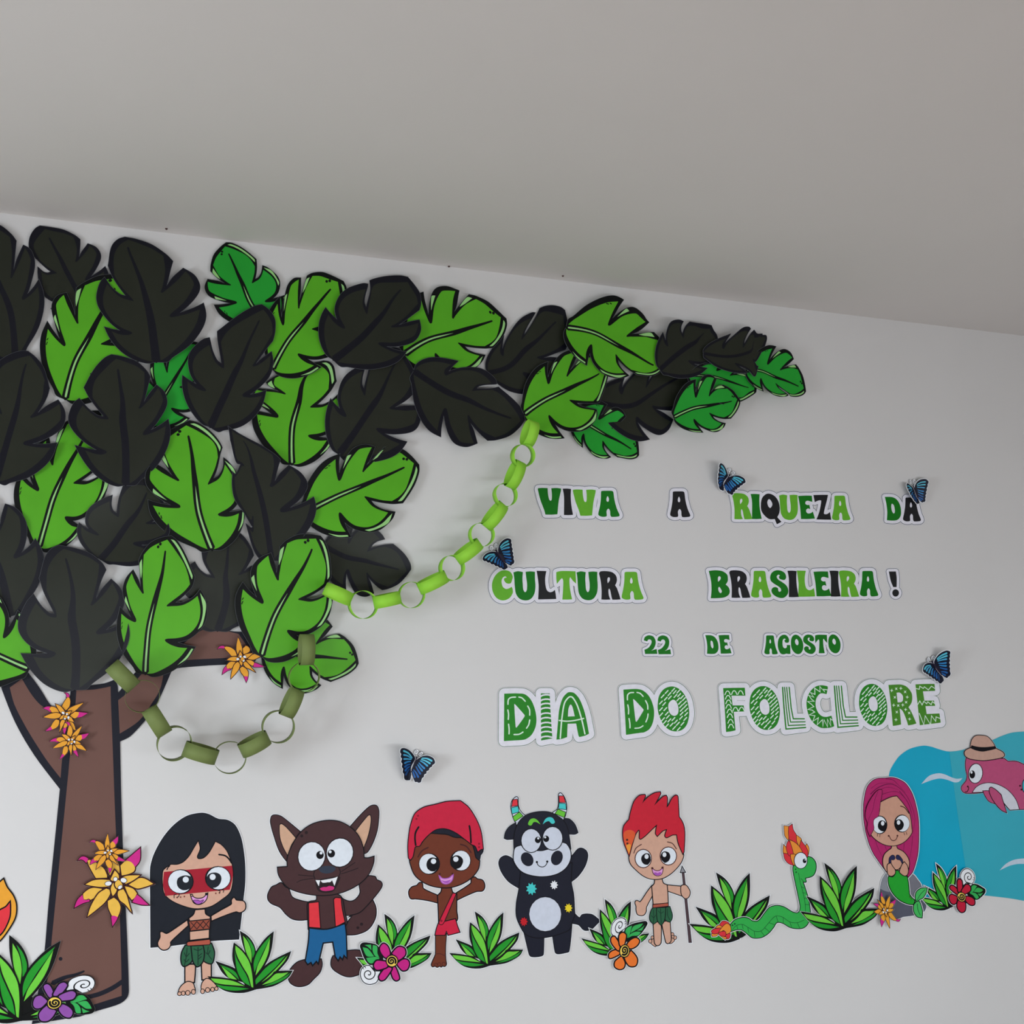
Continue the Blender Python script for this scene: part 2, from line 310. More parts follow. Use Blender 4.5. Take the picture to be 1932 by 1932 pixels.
for kind, mir, F_, lms in LEAVES:
    tk = lms.split(); src = []; dst = []
    for i in range(0, len(tk), 2):
        x, y = map(float, tk[i+1].split(',')); src.append(LM[tk[i]]); dst.append((x/F_[2]+F_[0], y/F_[2]+F_[1]))
    src = np.array(src)
    if len(src) > 3 or True:
        if mir: src = src*np.array([[1, -1]])
        f0 = tps(src, dst, 2e-3)
    f = (lambda P, f0=f0, mir=mir: f0(np.asarray(P)*np.array([[1, -1 if mir else 1]])))
    out = f(T_out)
    # level: above every earlier leaf that it overlaps
    cen = out; lv = 0
    for o2, l2 in levels:
        if (o2.min(0) < cen.max(0)).all() and (o2.max(0) > cen.min(0)).all() and (winding(cen, o2).any() or winding(o2, cen).any()): lv = max(lv, l2+1)
    levels.append((out, lv))
    S = [('Gw', grow(out, 0.5))]
    if kind == 'D':
        S.append(('Ge', out)); S.append(('Gd', f(T_fill))); S.append(('Ge', f(ribpoly)))
    else:
        S.append(('Gk', out)); S.append(('G1' if kind == 'G' else 'G2', f(T_fill)))
        for q in T_hi: S.append(('Gh', f(q)))
        S.append(('Gk', f(ribpoly))); S.append(('Gh', f(T_rs)))
        for q in T_dots: S.append(('Gk', f(q)))
        for q in T_tick: S.append(('Gk', f(ribbon(q, 12))))
    Rp, Bp = f([LM['R']])[0], f([LM['B']])[0]; ax = (Bp-Rp); L_ = np.linalg.norm(ax); ax /= L_; nn = np.array([-ax[1], ax[0]])
    hh = 0.006 + 0.0055*lv; amp = random.uniform(0.008, 0.013)
    def dz(P, Rp=Rp, nn=nn, ax=ax, L_=L_, amp=amp, ph=random.uniform(0, 6)):
        s = ((P-Rp) @ nn)/(0.5*L_); t = ((P-Rp) @ ax)/L_
        return amp*(0.55*np.abs(s) + 0.5*s*s) + 0.0015*np.sin(4*t+ph) + 0.002*s*np.sin(3*t+ph)
    mesh2d('leaf', S, hh, tree, tree.location, dz=dz, grid=L_/9, thick=0.0008, shade=True)
print('leaf levels', max(l for _, l in levels))
# ---------------------------------------------------------------- printed paper cut-outs: shared builders
PAL.update(Sk=('skin_print', (214, 168, 146)), Sd=('dark_skin_print', (112, 54, 36)), Rd=('red_print', (196, 32, 42)), Bd=('face_paint_red', (166, 30, 48)), Hb=('hair_black', (28, 32, 41)),
    Bt=('belt_terracotta', (178, 88, 70)), Tb=('top_brown', (150, 76, 58)), Sg=('skirt_green', (42, 96, 66)), Sv=('skirt_vein', (22, 48, 38)), Mp=('mouth_pink', (226, 160, 218)), Mv=('mouth_purple', (170, 88, 186)),
    Fr=('freckle_brown', (128, 54, 48)), Wb=('wolf_brown', (72, 46, 48)), Wd=('wolf_dark', (38, 26, 30)), Ei=('ear_inner', (212, 170, 142)), Ns=('nose_slate', (52, 60, 76)), Tg=('tongue_pink', (206, 50, 122)),
    Vr=('vest_red', (226, 56, 66)), Sb=('shorts_blue', (26, 96, 148)), gl=('grass_light', (112, 206, 66)), gd=('grass_dark', (36, 152, 44)), Or=('petal_orange', (236, 164, 54)), Oy=('petal_yellow', (238, 188, 78)), Pk=('petal_tip_pink', (208, 42, 138)),
    Mg=('magenta_print', (200, 36, 132)), Pu=('purple_print', (146, 84, 168)), Og=('orange_flower', (240, 122, 50)), Cr=('crimson_flower', (196, 32, 60)), Fy=('flower_yellow', (246, 212, 96)), Lg=('small_leaf_green', (56, 176, 88)),
    Eb=('flower_line', (58, 20, 24)), Ew=('eye_white', (228, 234, 242)))
class Fig:
    """a figure of several printed parts, with the white margin the scissors left behind it"""
    def __init__(s, name, label, cat, px, group=None, h=0.0015, margin=1.5):
        s.t = thing(name, label, cat, px, group); s.h = h; s.n = 0; s.back = []; s.margin = margin
    def part(s, name, A, over=None, sub=None, label=None, hh=None):
        s.n += 1; z = s.h + 0.0004*s.n if hh is None else hh
        par = s.t if sub is None else sub
        o = mesh2d(name, A.S, z, par, s.t.location, thick=0.0003)
        if label: o['label'] = label
        if sub is None:
            seen = set()
            for k, q in A.S:
                if isinstance(q, list): q = q[0]
                s.back.append(('W', grow(q, s.margin)))
        return o
    def done(s, name='paper_backing'):
        o = mesh2d(name, s.back, s.h, s.t, s.t.location, thick=0.0006); return o
def art_map(f, shapes):
    return [(k, [f(x) for x in q] if isinstance(q, list) else f(q)) for k, q in shapes]
def lm(s, F_):
    tk = s.split(); names = tk[0::2]; P = [tuple(float(v) for v in t.split(',')) for t in tk[1::2]]
    return names, [(x/F_[2]+F_[0], y/F_[2]+F_[1]) for x, y in P]
# ---- grass tuft: seven two-tone blades
GL = dict(g1=(715, 1305), g2=(820, 1105), g3=(1060, 862), g4=(1140, 705), g5=(1580, 715), g6=(1810, 975), g7=(1830, 1230), g0=(1330, 1475))
fr(0, 0, 1)
BL = [('1140,705* 1240,770 1310,860 1345,960 1345,1100 1310,1160 1250,1080 1200,950 1165,830', '1180,765* 1250,860 1290,990 1290,1130* 1230,1010 1200,900', '1215,775* 1280,840 1330,940 1330,1020 1305,1060* 1290,950 1260,860'),
 ('820,1105* 950,1150 1060,1195 1150,1270 1190,1380* 1060,1345 970,1310 900,1240 860,1170', '895,1170* 1000,1250 1100,1345* 1000,1325 950,1260', '870,1150* 1000,1195 1085,1255 1130,1350* 1030,1260 930,1190'),
 ('1810,975* 1770,1080 1680,1190 1560,1310 1440,1400 1340,1440* 1335,1370 1400,1250 1500,1140 1650,1050', '1770,1025* 1720,1110 1600,1240 1500,1330 1390,1410* 1500,1310 1640,1170', '1740,1030* 1600,1100 1480,1190 1390,1290 1345,1350 1350,1410* 1480,1300 1620,1170'),
 ('715,1305* 900,1320 1080,1355 1200,1420 1340,1475* 1200,1515 1050,1515 930,1485 830,1420 760,1350', '755,1330* 900,1340 1050,1365 1200,1430* 1060,1420 900,1405 800,1380', '800,1395* 900,1425 1060,1440 1260,1465* 1100,1490 960,1480 870,1445'),
 ('1580,715* 1560,900 1520,1050 1450,1180 1340,1330 1310,1300* 1300,1180 1310,1080 1350,980 1430,860 1500,780', '1535,800* 1520,960 1480,1080 1420,1190 1345,1290* 1370,1170 1440,1020', '1545,765* 1440,880 1360,1000 1320,1130 1330,1250* 1370,1150 1430,1010 1500,870'),
 ('1830,1230* 1780,1310 1680,1380 1560,1435 1330,1475* 1350,1430 1450,1370 1560,1290 1600,1240', '1780,1250* 1700,1260 1610,1270 1520,1350 1430,1415* 1560,1380 1700,1310', '1810,1250* 1740,1330 1600,1400 1450,1435* 1600,1370 1720,1310'),
 ('1060,862* 1170,950 1260,1080 1310,1250 1345,1475* 1290,1460 1200,1400 1120,1300 1080,1200 1045,1080 1045,960', '1080,895* 1170,975 1260,1110 1300,1280 1315,1450* 1290,1440 1250,1300 1180,1180 1110,1050 1080,950', '1070,935* 1090,1050 1160,1180 1230,1300 1275,1430* 1180,1370 1110,1250 1080,1100')]
BLQ = [[path(q) for q in b] for b in BL]
BLC = path('1190,1390 1150,1320 1240,1200 1320,1120 1380,1200 1460,1290 1500,1370 1400,1450 1320,1470 1230,1460')
for b in BLQ: b[0] = grow(b[0], 4)
def grass(F_, lms, label, h=0.004, skip=(), group='grass tufts along the foot of the picture', margin=1.2):
    names, dst = lm(lms, F_); f = tps([GL[n] for n in names], dst, 1e-3)
    F = Fig('grass_tuft', label, 'paper grass', tuple(f([GL['g0']])[0]), group, h=h, margin=margin)
    for i, (o, l, d) in enumerate(BLQ):
        if i in skip: continue
        F.part('blade', type('A', (), {'S': art_map(f, [('Gk', o), ('gl', l), ('gd', d)])})())
    F.back.append(('Gk', f(BLC)))
    F.done(); return F
# ---- spiky star flower
SL = dict(C=(760, 740), P1=(690, 180), P2=(140, 485), P3=(395, 772), P4=(270, 1150), P5=(498, 1265), P6=(902, 1360), P7=(1150, 1100), P8=(1370, 945), P9=(1385, 632), P11=(1110, 250), P10=(1080, 590))
PET = [('690,175* 655,330 645,480 660,570 685,625* 725,535 775,570* 800,590* 795,470 750,320', None),
 ('325,445* 365,420 470,435 590,510 645,620 650,660* 515,670* 440,580 365,500', '145,485* 200,420 270,400 335,410* 325,445 310,480* 260,460 200,460'),
 ('380,920* 440,850 510,815 620,830* 560,950 500,1000* 470,985 440,1000 400,995', '270,1150* 300,1030 370,935* 400,1000 440,1010 480,995* 490,1025* 400,1060'),
 ('735,1000* 800,945* 880,990 940,1060 955,1140 945,1210* 880,1205 850,1205* 770,1100', '902,1360* 845,1220* 880,1200 950,1210* 935,1280'),
 ('895,770* 1020,780 1110,830* 1100,890 1070,930* 980,870', '1370,945* 1250,962 1095,955* 1100,900 1120,845* 1200,870'),
 ('815,470* 890,400* 950,420 1000,490 985,550 900,600 830,620*', '890,398* 1110,250* 1085,400 1005,490* 960,430'),
 ('498,1262* 520,1100 590,900 670,825* 715,840* 735,900 700,1020 620,1130', None),
 ('830,850* 880,805* 960,880 1060,1000 1145,1095* 1000,1010 900,970 840,900', None),
 ('945,740* 1060,635 1180,615 1375,633* 1200,720 1080,765', None),
 ('395,772* 480,710 580,690 700,700* 700,790* 600,800 480,785', None),
 ('820,665* 900,620 1075,592* 980,680 900,735*', None),
 ('740,545* 710,640 700,690 740,710 790,690 790,620', None), ('735,740* 725,820 750,880 780,925* 800,880 800,800', None), ('790,690 760,750 800,810 870,800 850,740', None)]
PETQ = [(path(a), path(b) if b else None) for a, b in PET]
WH = [Art().e('W', x, y, rx, ry, a).S[0][1] for x, y, rx, ry, a in ((680, 750, 38, 32, 0), (862, 690, 40, 32, 20), (755, 682, 24, 30, 0), (838, 792, 22, 30, 30))]
def star(F_, lms, label, h, colk='Or', skip=(), notip=()):
    names, dst = lm(lms, F_); f = tps([SL[n] for n in names], dst, 1e-3)
    F = Fig('star_flower', label, 'paper flower', tuple(f([SL['C']])[0]), 'spiky orange and pink paper flowers', h=h, margin=0.05)
    k = np.linalg.norm(np.subtract(dst[0], dst[1]))/620.0*0+np.mean([np.linalg.norm(np.subtract(dst[i], dst[0])) for i in range(1, len(dst))])/560.0
    for i, (a, b) in enumerate(PETQ):
        if i in skip: continue
        S = []
        qa = f(a); S.append(('Eb', grow(qa, 19*k)))
        if b is not None and i not in notip: qb = f(b); S.append(('Eb', grow(qb, 16*k))); S.append((colk, qa)); S.append(('Pk', qb))
        else: S.append((colk, qa))
        F.part('petal', type('A', (), {'S': S})())
    S = [('Eb', grow(f(WH[i]), 7*k)) for i in range(4)] + [('W', f(q)) for q in WH]
    F.part('flower_centre', type('A', (), {'S': S})()); F.done(); return F
# ---- round-petalled flower with spiral heart, curl and leaf
FL = dict(p1=(1420, 1125), p2=(1700, 1190), p3=(1760, 1400), p4=(1590, 1605), p5=(1380, 1600), p6=(1300, 1410), c=(1537, 1352), u=(1240, 1530), l=(1150, 1110))
RP = ['1380,1180 1420,1125 1470,1150 1500,1210 1505,1270 1460,1310 1400,1250', '1540,1250* 1590,1190 1640,1165 1700,1190 1712,1260 1670,1310 1620,1340*', '1605,1390* 1680,1335 1740,1340 1762,1390 1735,1460 1680,1475 1640,1440',
 '1570,1430 1600,1480 1630,1580 1590,1607 1550,1570 1530,1480', '1470,1440 1530,1450 1500,1510 1440,1590 1390,1605 1368,1560 1420,1480', '1450,1360* 1340,1350 1300,1410 1335,1465 1420,1450 1475,1420']
RPQ = [path(q) for q in RP]
LFQ = [path(q) for q in ('1150,1108 1250,1112 1345,1145 1400,1250 1420,1340 1330,1390 1240,1402 1175,1330 1135,1230 1113,1150', '1175,1140* 1260,1135* 1265,1210* 1220,1165', '1285,1140* 1340,1160 1345,1250 1372,1312* 1310,1280 1280,1210', '1150,1170* 1220,1190 1300,1290* 1210,1290 1170,1230', '1195,1312* 1320,1296 1372,1320* 1280,1382 1230,1372')]
def spiral(cx, cy, r0, r1, turns, a0, w0, w1, n=36, d=1):
    t = np.linspace(0, 1, n); r = r0 + (r1-r0)*t; a = math.radians(a0) + d*turns*2*math.pi*t
    return ribbon(np.stack([cx+r*np.cos(a), cy+r*np.sin(a)], 1), w0, w1)
CU = [('K', grow(path('1125,1540 1140,1460 1190,1420 1240,1415* 1300,1490* 1380,1490* 1345,1600 1310,1640 1230,1655 1160,1620'), 11)), ('W', path('1125,1540 1140,1460 1190,1420 1240,1415* 1300,1490* 1380,1490* 1345,1600 1310,1640 1230,1655 1160,1620')),
      ('K', spiral(1228, 1522, 95, 8, 1.5, -65, 13, 13)), ('K', ribbon(path('1150,1440 1165,1460', False), 8)), ('K', ribbon(path('1178,1425 1190,1445', False), 8))]
HT = [('K', Art().e('K', 1537, 1352, 84).S[0][1]), ('Fy', Art().e('Fy', 1537, 1352, 70).S[0][1]), ('K', spiral(1530, 1352, 6, 58, 1.75, 120, 18, 26))]
def round_flower(F_, lms, label, h, colk, margin=1.0):
    names, dst = lm(lms, F_); f = tps([FL[n] for n in names], dst, 1e-3)
    k = np.mean([np.linalg.norm(np.subtract(dst[i], dst[0])) / np.linalg.norm(np.subtract(FL[names[i]], FL[names[0]])) for i in range(1, len(dst))])
    F = Fig('spiral_flower', label, 'paper flower', dst[names.index('c')], None, h=h, margin=margin)
    A = lambda S: type('A', (), {'S': S})()
    F.part('leaf', A([('Gk', f(LFQ[0]))] + [('Lg', f(q)) for q in LFQ[1:]])); F.part('curl', A(art_map(f, CU)))
    for q in RPQ: F.part('petal', A([('K', grow(f(q), 19*k)), (colk, f(q))]))
    F.part('flower_heart', A(art_map(f, HT))); F.done(); return F
A_ = lambda: Art()
# ---------------------------------------------------------------- girl with painted face
fr(260, 1510, 7)
F = Fig('girl_cutout', 'paper cut-out girl with long black hair, red face paint band and green leaf skirt', 'figure', (372, 1875))
F.part('hair', A_().f('Hb', '175,1938* 172,1500 168,950 178,850 225,700 335,500 480,330 650,212 830,172 930,187 1060,250 1180,265 1280,330 1350,470 1388,640 1410,850 1410,1100 1388,1300 1365,1520 1330,1830* 1160,1838 980,1850* 640,1890* 400,1920*', 6))
def head():
    a = A_().f('Sk', '330,1000 345,920 440,850* 520,850 600,820 680,740 740,640 797,545* 817,640 780,740 800,775 870,765 940,700 990,620 1027,550* 1100,590 1170,670 1210,760 1240,850 1255,1000 1220,1200 1100,1310 950,1400 750,1425 550,1370 420,1300 350,1220 332,1100', 10)
    a.f('Bd', '345,945* 1245,862* 1255,1000 1215,1180* 365,1262* 333,1120')
    a.l('K', '1070,715 1150,730 1200,770 1240,830', 18); a.l('K', '385,915 400,885 425,865', 14, 8)
    for x, y in ((565, 1278), (615, 1270), (520, 1283), (1030, 1228), (1078, 1222)): a.e('Fr', x, y, 11)
    for p in ('480,1290 482,1250 510,1240', '515,1280 540,1268 548,1235', '1060,1190 1085,1195 1080,1225', '1110,1180 1135,1185 1128,1215'): a.l('K', p, 9)
    a.f('Mp', '700,1250* 750,1290 810,1300 870,1285 920,1232* 905,1300 860,1350 800,1370 740,1345', 9).f('Mv', '735,1325 790,1320 825,1332 865,1318 830,1360 780,1366', 5); a.e('K', 712, 1253, 20); a.e('Sk', 712, 1255, 8); a.e('K', 905, 1237, 18)
    return a
hd = F.part('head', head())
def eye(cx, cy, rx, ry, px, py, pr, hx, hy, hr, ol=12, big=True):
    return A_().e('Ew', cx, cy, rx, ry, 0, ol).e('Hb', px, py, pr).e('Ew', hx, hy, hr)
F.part('eye', A_().e('K', 567, 1073, 172, 164).e('Ew', 560, 1073, 158, 152).f('Hb', '700,1005* 725,1080 690,1160 645,1185* 590,1185 535,1150 515,1090 530,1030 580,1000 640,990').e('Ew', 633, 1047, 40), sub=hd)
F.part('eye', A_().e('K', 1058, 1028, 172, 160).e('Ew', 1065, 1028, 155, 148).f('Hb', '925,985* 970,958 1040,955 1090,985 1105,1040 1080,1110 1030,1150 970,1158* 920,1110 905,1040').e('Ew', 988, 1012, 40), sub=hd)
F.part('arm', A_().f('Sk', '650,1590* 660,1650* 560,1740 430,1865 425,1915 390,1960 330,1970 280,1930 270,1880 300,1810 300,1745 325,1742 385,1765 520,1680', 11))
F.part('arm', A_().f('Sk', '975,1530* 978,1585* 1110,1530 1295,1465 1350,1477 1410,1440 1417,1375 1390,1335 1300,1322 1270,1290 1243,1320 1240,1375 1110,1450', 11))
F.part('torso', A_().f('Sk', '762,1452* 880,1442* 892,1505 950,1540* 948,1562* 690,1590* 682,1560* 740,1512', 11).f('Sk', '690,1738* 938,1710* 936,1815* 692,1842*', 10))
F.part('top', A_().f('Tb', '678,1602* 952,1575* 944,1692* 700,1718*', 10).l('Wd', '700,1610 780,1700', 9).l('Wd', '780,1600 700,1700', 9).l('Wd', '780,1600 870,1695', 9).l('Wd', '870,1590 780,1700', 9).l('Wd', '860,1590 940,1680', 9).l('Wd', '945,1585 860,1690', 9), label='brown top with crossed lines')
fr(290, 1656, 7)
for p in ('420,1150* 545,1150* 540,1260 530,1375* 420,1375*', '635,1090* 752,1100* 752,1330* 645,1340*'): F.part('leg', A_().f('Sk', p, 13))
F.part('foot', A_().f('Sk', '440,1378 510,1390 532,1440 540,1500 440,1520 335,1520 360,1440', 9).e('Sk', 340, 1532, 21, 21, 0, 8).e('Sk', 390, 1526, 21, 24, 0, 8).e('Sk', 450, 1521, 25, 27, 0, 8).e('Sk', 525, 1508, 22, 28, 0, 8))
F.part('foot', A_().f('Sk', '690,1338 750,1352 830,1440 780,1470 645,1480 640,1400', 9).e('Sk', 645, 1500, 21, 27, 0, 8).e('Sk', 712, 1483, 24, 27, 0, 8).e('Sk', 777, 1476, 20, 24, 0, 8).e('Sk', 828, 1465, 18, 20, 0, 8))
F.part('leaf_skirt', A_().f('Sg', '420,900* 495,895 505,1000 495,1105 400,1165 367,1100 375,990', 12).f('Sg', '655,885 760,875* 795,980 785,1080 760,1130 690,1112 655,1070 680,980', 12).f('Sg', '500,905* 645,900* 662,1000 640,1110 575,1170 525,1100 510,1000', 12)
    .l('Sv', '440,930 430,1040 405,1160', 10).l('Sv', '405,990 430,1040 470,1000', 9).l('Sv', '400,1080 430,1110 465,1075', 9).l('Sv', '585,920 585,1150', 11).l('Sv', '530,940 585,960 640,935', 9).l('Sv', '585,1040 635,1000', 9).l('Sv', '585,1080 630,1040', 9).l('Sv', '720,910 715,1000 765,1080', 9).l('Sv', '690,990 720,1010 745,960', 9))
F.part('belt', A_().f('Bt', '455,850* 735,818* 745,850 735,880* 450,895* 440,872', 7)); F.done()
# ---------------------------------------------------------------- brown wolf
fr(480, 1490, 7)
F = Fig('wolf_cutout', 'paper cut-out brown wolf with red vest, torn blue shorts and raised paws', 'figure', (615, 1850))
F.part('tail', A_().f('Wb', '1250,1680* 1400,1600 1550,1440* 1600,1560 1590,1700 1500,1840 1350,1905 1220,1912* 1215,1790 1300,1660*', 9).e('Wd', 1365, 1822, 19).e('Wd', 1415, 1775, 21))
for e1, e2 in (('460,970 340,820 260,600 217,430 232,350 290,337 360,360 500,470 620,570* 560,700 480,900', '335,470 360,455 420,500 545,640* 480,740 445,870* 380,750 340,620'), ('1250,510* 1400,340 1530,220 1610,213 1640,290 1620,520 1560,700 1490,820 1430,845* 1380,700', '1330,560* 1430,430 1520,335 1535,420 1500,600 1440,765* 1400,650')):
    F.part('ear', A_().f('Wb', e1, 8).f('Ei', e2, 8))
F.part('arm', A_().f('Wb', '720,1490* 600,1465 495,1418 450,1310 410,1290 390,1270 350,1232 290,1262 230,1290 183,1380 185,1450 230,1500 340,1550 420,1640 500,1700 600,1718 715,1708*', 9))
F.part('arm', A_().f('Wb', '1140,1425* 1200,1462 1280,1477 1350,1440 1400,1360 1392,1250 1440,1200* 1490,1145 1590,1150 1612,1190 1670,1220 1680,1270 1640,1340 1560,1440 1480,1530 1380,1620 1250,1655* 1180,1650*', 9))
fr(520, 1620, 7)
F.part('foot', A_().f('Wb', '400,1335* 600,1330* 610,1400 580,1500 500,1585 420,1660 300,1685 200,1640 170,1550 200,1460 290,1370', 9))
F.part('foot', A_().f('Wb', '760,1290* 740,1340 740,1420 790,1480 900,1542 1000,1555 1110,1520 1160,1480* 1160,1290 1130,1225 1050,1210 940,1222*', 9))
fr(480, 1490, 7)
F.part('torso', A_().f('Wb', '820,1370* 1070,1370* 1150,1425 1185,1600 1205,1790 960,1840 715,1840* 705,1600 715,1490 820,1460', 9))
F.part('vest', A_().f('Vr', '722,1500* 845,1485* 868,1822* 725,1810*', 9).f('Vr', '1052,1450* 1075,1430 1140,1435* 1152,1560 1190,1745* 1075,1805* 1065,1640', 9))
fr(520, 1620, 7)
F.part('shorts', A_().f('Sb', '450,925* 680,940 910,868* 925,1000 935,1300* 900,1262* 880,1318* 850,1282* 825,1332* 795,1290* 762,1092* 622,1107* 590,1240 560,1372* 540,1342* 490,1398* 470,1358* 425,1388* 400,1350* 440,1100', 13))
fr(480, 1490, 7)
def head():
    a = A_().f('Wb', '440,1020* 440,900 500,740 610,570 760,460 950,412 1120,425 1265,500 1370,610 1430,760 1445,905* 1510,905 1575,885* 1570,960 1520,1090 1430,1200 1300,1290 1130,1360 950,1390 780,1385 600,1350 450,1290 360,1190 320,1110 310,1028*', 9)
    a.e('Wd', 625, 610, 20); a.e('Wd', 685, 565, 22)
    for p in ('580,1125 700,1135 790,1142', '560,1225 620,1195 800,1165', '1150,1080 1240,1020 1330,960', '1150,1110 1260,1075 1370,1035'): a.l('Wd', p, 9)
    a.l('Wd', '800,1060 782,1120 800,1180', 12); a.l('Wd', '1115,1030 1135,1090 1110,1150', 12)
    a.f('Wd', '800,1190* 1100,1140* 1135,1160 1090,1270 1040,1340 950,1362 850,1340 810,1260', 0)
    a.f('W', '806,1193* 868,1195* 850,1274*').f('W', '875,1198* 1040,1168 1100,1148* 1057,1270* 1025,1195* 1000,1220 965,1222 930,1228 895,1225').f('Tg', '865,1305 910,1285 950,1285 990,1270 1050,1285 1040,1320 950,1338 890,1330')
    a.f('Ns', '850,1050 870,1020 960,1005 1050,1015 1072,1050 1030,1090 950,1107 880,1090'); return a
hd = F.part('head', head())
F.part('eye', A_().e('Ew', 755, 880, 174, 188, 15, 9).e('K', 866, 862, 50, 53).e('Ew', 880, 836, 19), sub=hd)
F.part('eye', A_().e('Ew', 1128, 830, 172, 187, 15, 9).e('K', 1015, 842, 50, 53).e('Ew', 1000, 820, 19), sub=hd); F.done()
grass((290, 1656, 7), 'g1 715,1305 g2 820,1105 g3 1060,862 g4 1140,705 g5 1580,715 g6 1810,975 g7 1830,1230 g0 1330,1475', 'paper grass tuft between the girl with face paint and the brown wolf')
grass((0, 1449, 4), 'g3 -12,1400 g4 72,1265 g5 455,1308 g0 150,1905 g2 -170,1560', 'large paper grass tuft at the foot of the tree trunk, bottom left corner', h=0.006, skip=(2,), margin=0.2)
round_flower((0, 1640, 7), 'p6 1000,1650 p1 927,1953 p2 542,1997 p3 440,1770 p4 620,1520 p5 860,1500 c 718,1765 u 1092,1525 l 1215,1900', 'purple paper flower with white curl overlapping the foot of the tree trunk', 0.010, 'Pu', 0.1)
grass((520, 1620, 7), 'g3 1355,875 g4 1440,735 g5 1830,755 g6 2040,1020 g7 2055,1250 g0 1570,1480 g2 1130,1115 g1 1075,1310', 'paper grass tuft behind the magenta flower beside the wolf', h=0.007, skip=(1,))
round_flower((520, 1620, 7), 'p1 1420,1125 p2 1700,1190 p3 1760,1400 p4 1590,1605 p5 1380,1600 p6 1300,1410 c 1537,1352 u 1240,1530 l 1150,1110', 'magenta paper flower with yellow spiral heart beside the wolf', 0.012, 'Mg')
# ---------------------------------------------------------------- star flowers
star((400, 1190, 14), 'C 760,740 P1 690,180 P2 140,485 P3 395,772 P4 270,1150 P5 498,1265 P6 902,1360 P7 1150,1100 P8 1370,945 P9 1385,632 P10 1080,590', 'spiky orange flower on the short horizontal branch, right of the trunk', 0.022, 'Or', notip=(5,))
star((70, 1300, 14), 'C 745,695 P3 490,400 P2 720,95 P1 1220,365 P11 1340,635 P10 975,870 P9 1020,1100 P8 720,1200 P7 580,1150 P6 220,1110 P5 165,745 P4 160,510', 'spiky orange flower, upper of the two in the fork of the trunk', 0.012, 'Or')
star((70, 1300, 14), 'C 895,1370 P3 650,1200 P2 740,880 P1 1180,980 P11 1370,1170 P10 1165,1445 P9 1310,1635 P8 1090,1790 P7 895,1760 P6 600,1850 P5 415,1565 P4 330,1385', 'spiky orange flower, lower of the two in the fork of the trunk', 0.018, 'Or')
star((110, 1540, 9.333), 'C 1000,1175 P1 890,560 P2 345,770 P3 480,1200 P4 285,1610 P5 515,1770 P6 955,1935 P7 1295,1700 P8 1590,1560 P9 1680,1190 P10 1440,1040 P11 1442,560', 'largest spiky yellow flower, on the right edge of the trunk beside the girl', 0.012, 'Oy')
star((110, 1540, 9.333), 'C 875,635 P1 870,310 P2 548,460 P3 640,655 P4 560,850 P5 665,935 P6 905,1000 P7 1050,860 P8 1180,785 P9 1245,610 P10 1050,568 P11 1052,355', 'small spiky orange flower overlapping the top of the largest yellow one', 0.019, 'Or')
fr(0, 1640, 7)
A_().f('Or', '-60,250 0,175 45,135* 90,240 170,350 210,470 200,620 130,760 0,935 -120,1000* -200,700', 14).f('Vr', '-100,640* 0,545 80,500 130,440* 125,620 60,780 0,860 -90,930*', 14).solo('flame_cutout', 'orange and red paper flame cut off by the left edge of the view', 'flame', 0.002)
# ---------------------------------------------------------------- boy with red cap
PAL.update(Cp=('cap_red', (206, 34, 66)), Cd=('cap_dark_red', (140, 20, 44)), Sl=('dark_skin_line', (74, 32, 32)), Cb=('bull_black', (28, 30, 44)), Cg=('muzzle_grey', (210, 216, 230)), Cy=('cyan_print', (72, 204, 204)), Gn=('lime_print', (108, 200, 60)), Ye=('yellow_print', (240, 214, 48)))
fr(720, 1490, 7)
F = Fig('boy_cutout', 'paper cut-out boy with red cap, red shorts and a single leg', 'figure', (828, 1822))
F.part('arm', A_().f('Sd', '730,1395* 550,1310 533,1240 500,1232 465,1268 400,1290 363,1350 385,1430 450,1435 600,1455 735,1488*', 10))
F.part('arm', A_().f('Sd', '985,1370* 1180,1240 1190,1175 1230,1158 1262,1182 1330,1200 1357,1270 1330,1330 1250,1338 1100,1400 990,1455*', 10))
F.part('torso', A_().f('Sd', '800,1290* 912,1290* 935,1360 985,1380* 985,1600 990,1720 870,1760 760,1760* 755,1600 745,1400* 790,1350', 11))
fr(750, 1640, 9.333)
F.part('leg', A_().f('Sd', '675,1140* 855,1140* 840,1350 838,1500* 845,1600 855,1670 830,1705 790,1695 770,1715 735,1700 700,1720 660,1700 620,1712 600,1680 630,1600 675,1500*', 11).l('Sl', '690,1490 760,1490 830,1525', 9).l('Sl', '650,1700 655,1665 690,1655 705,1700', 8).l('Sl', '705,1690 715,1650 750,1650 765,1700', 8).l('Sl', '785,1690 790,1645 830,1640 850,1670', 8))
F.part('shorts', A_().f('Cp', '725,950* 830,925 1015,880* 1050,1000 1090,1105* 895,1155* 860,1075* 830,1155* 668,1155* 690,1050', 12))
F.part('sash', A_().f('Cp', '975,425* 1025,435* 815,930 780,970 740,960 740,920', 9).e('Cd', 772, 908, 22))
fr(720, 1490, 7)
F.part('hair', A_().f('Cb', '640,590* 700,530 800,500 900,520 1000,580 1070,640* 1180,700* 1335,780* 1330,820 1300,860* 1280,940 1230,930 1190,760 900,640', 9))
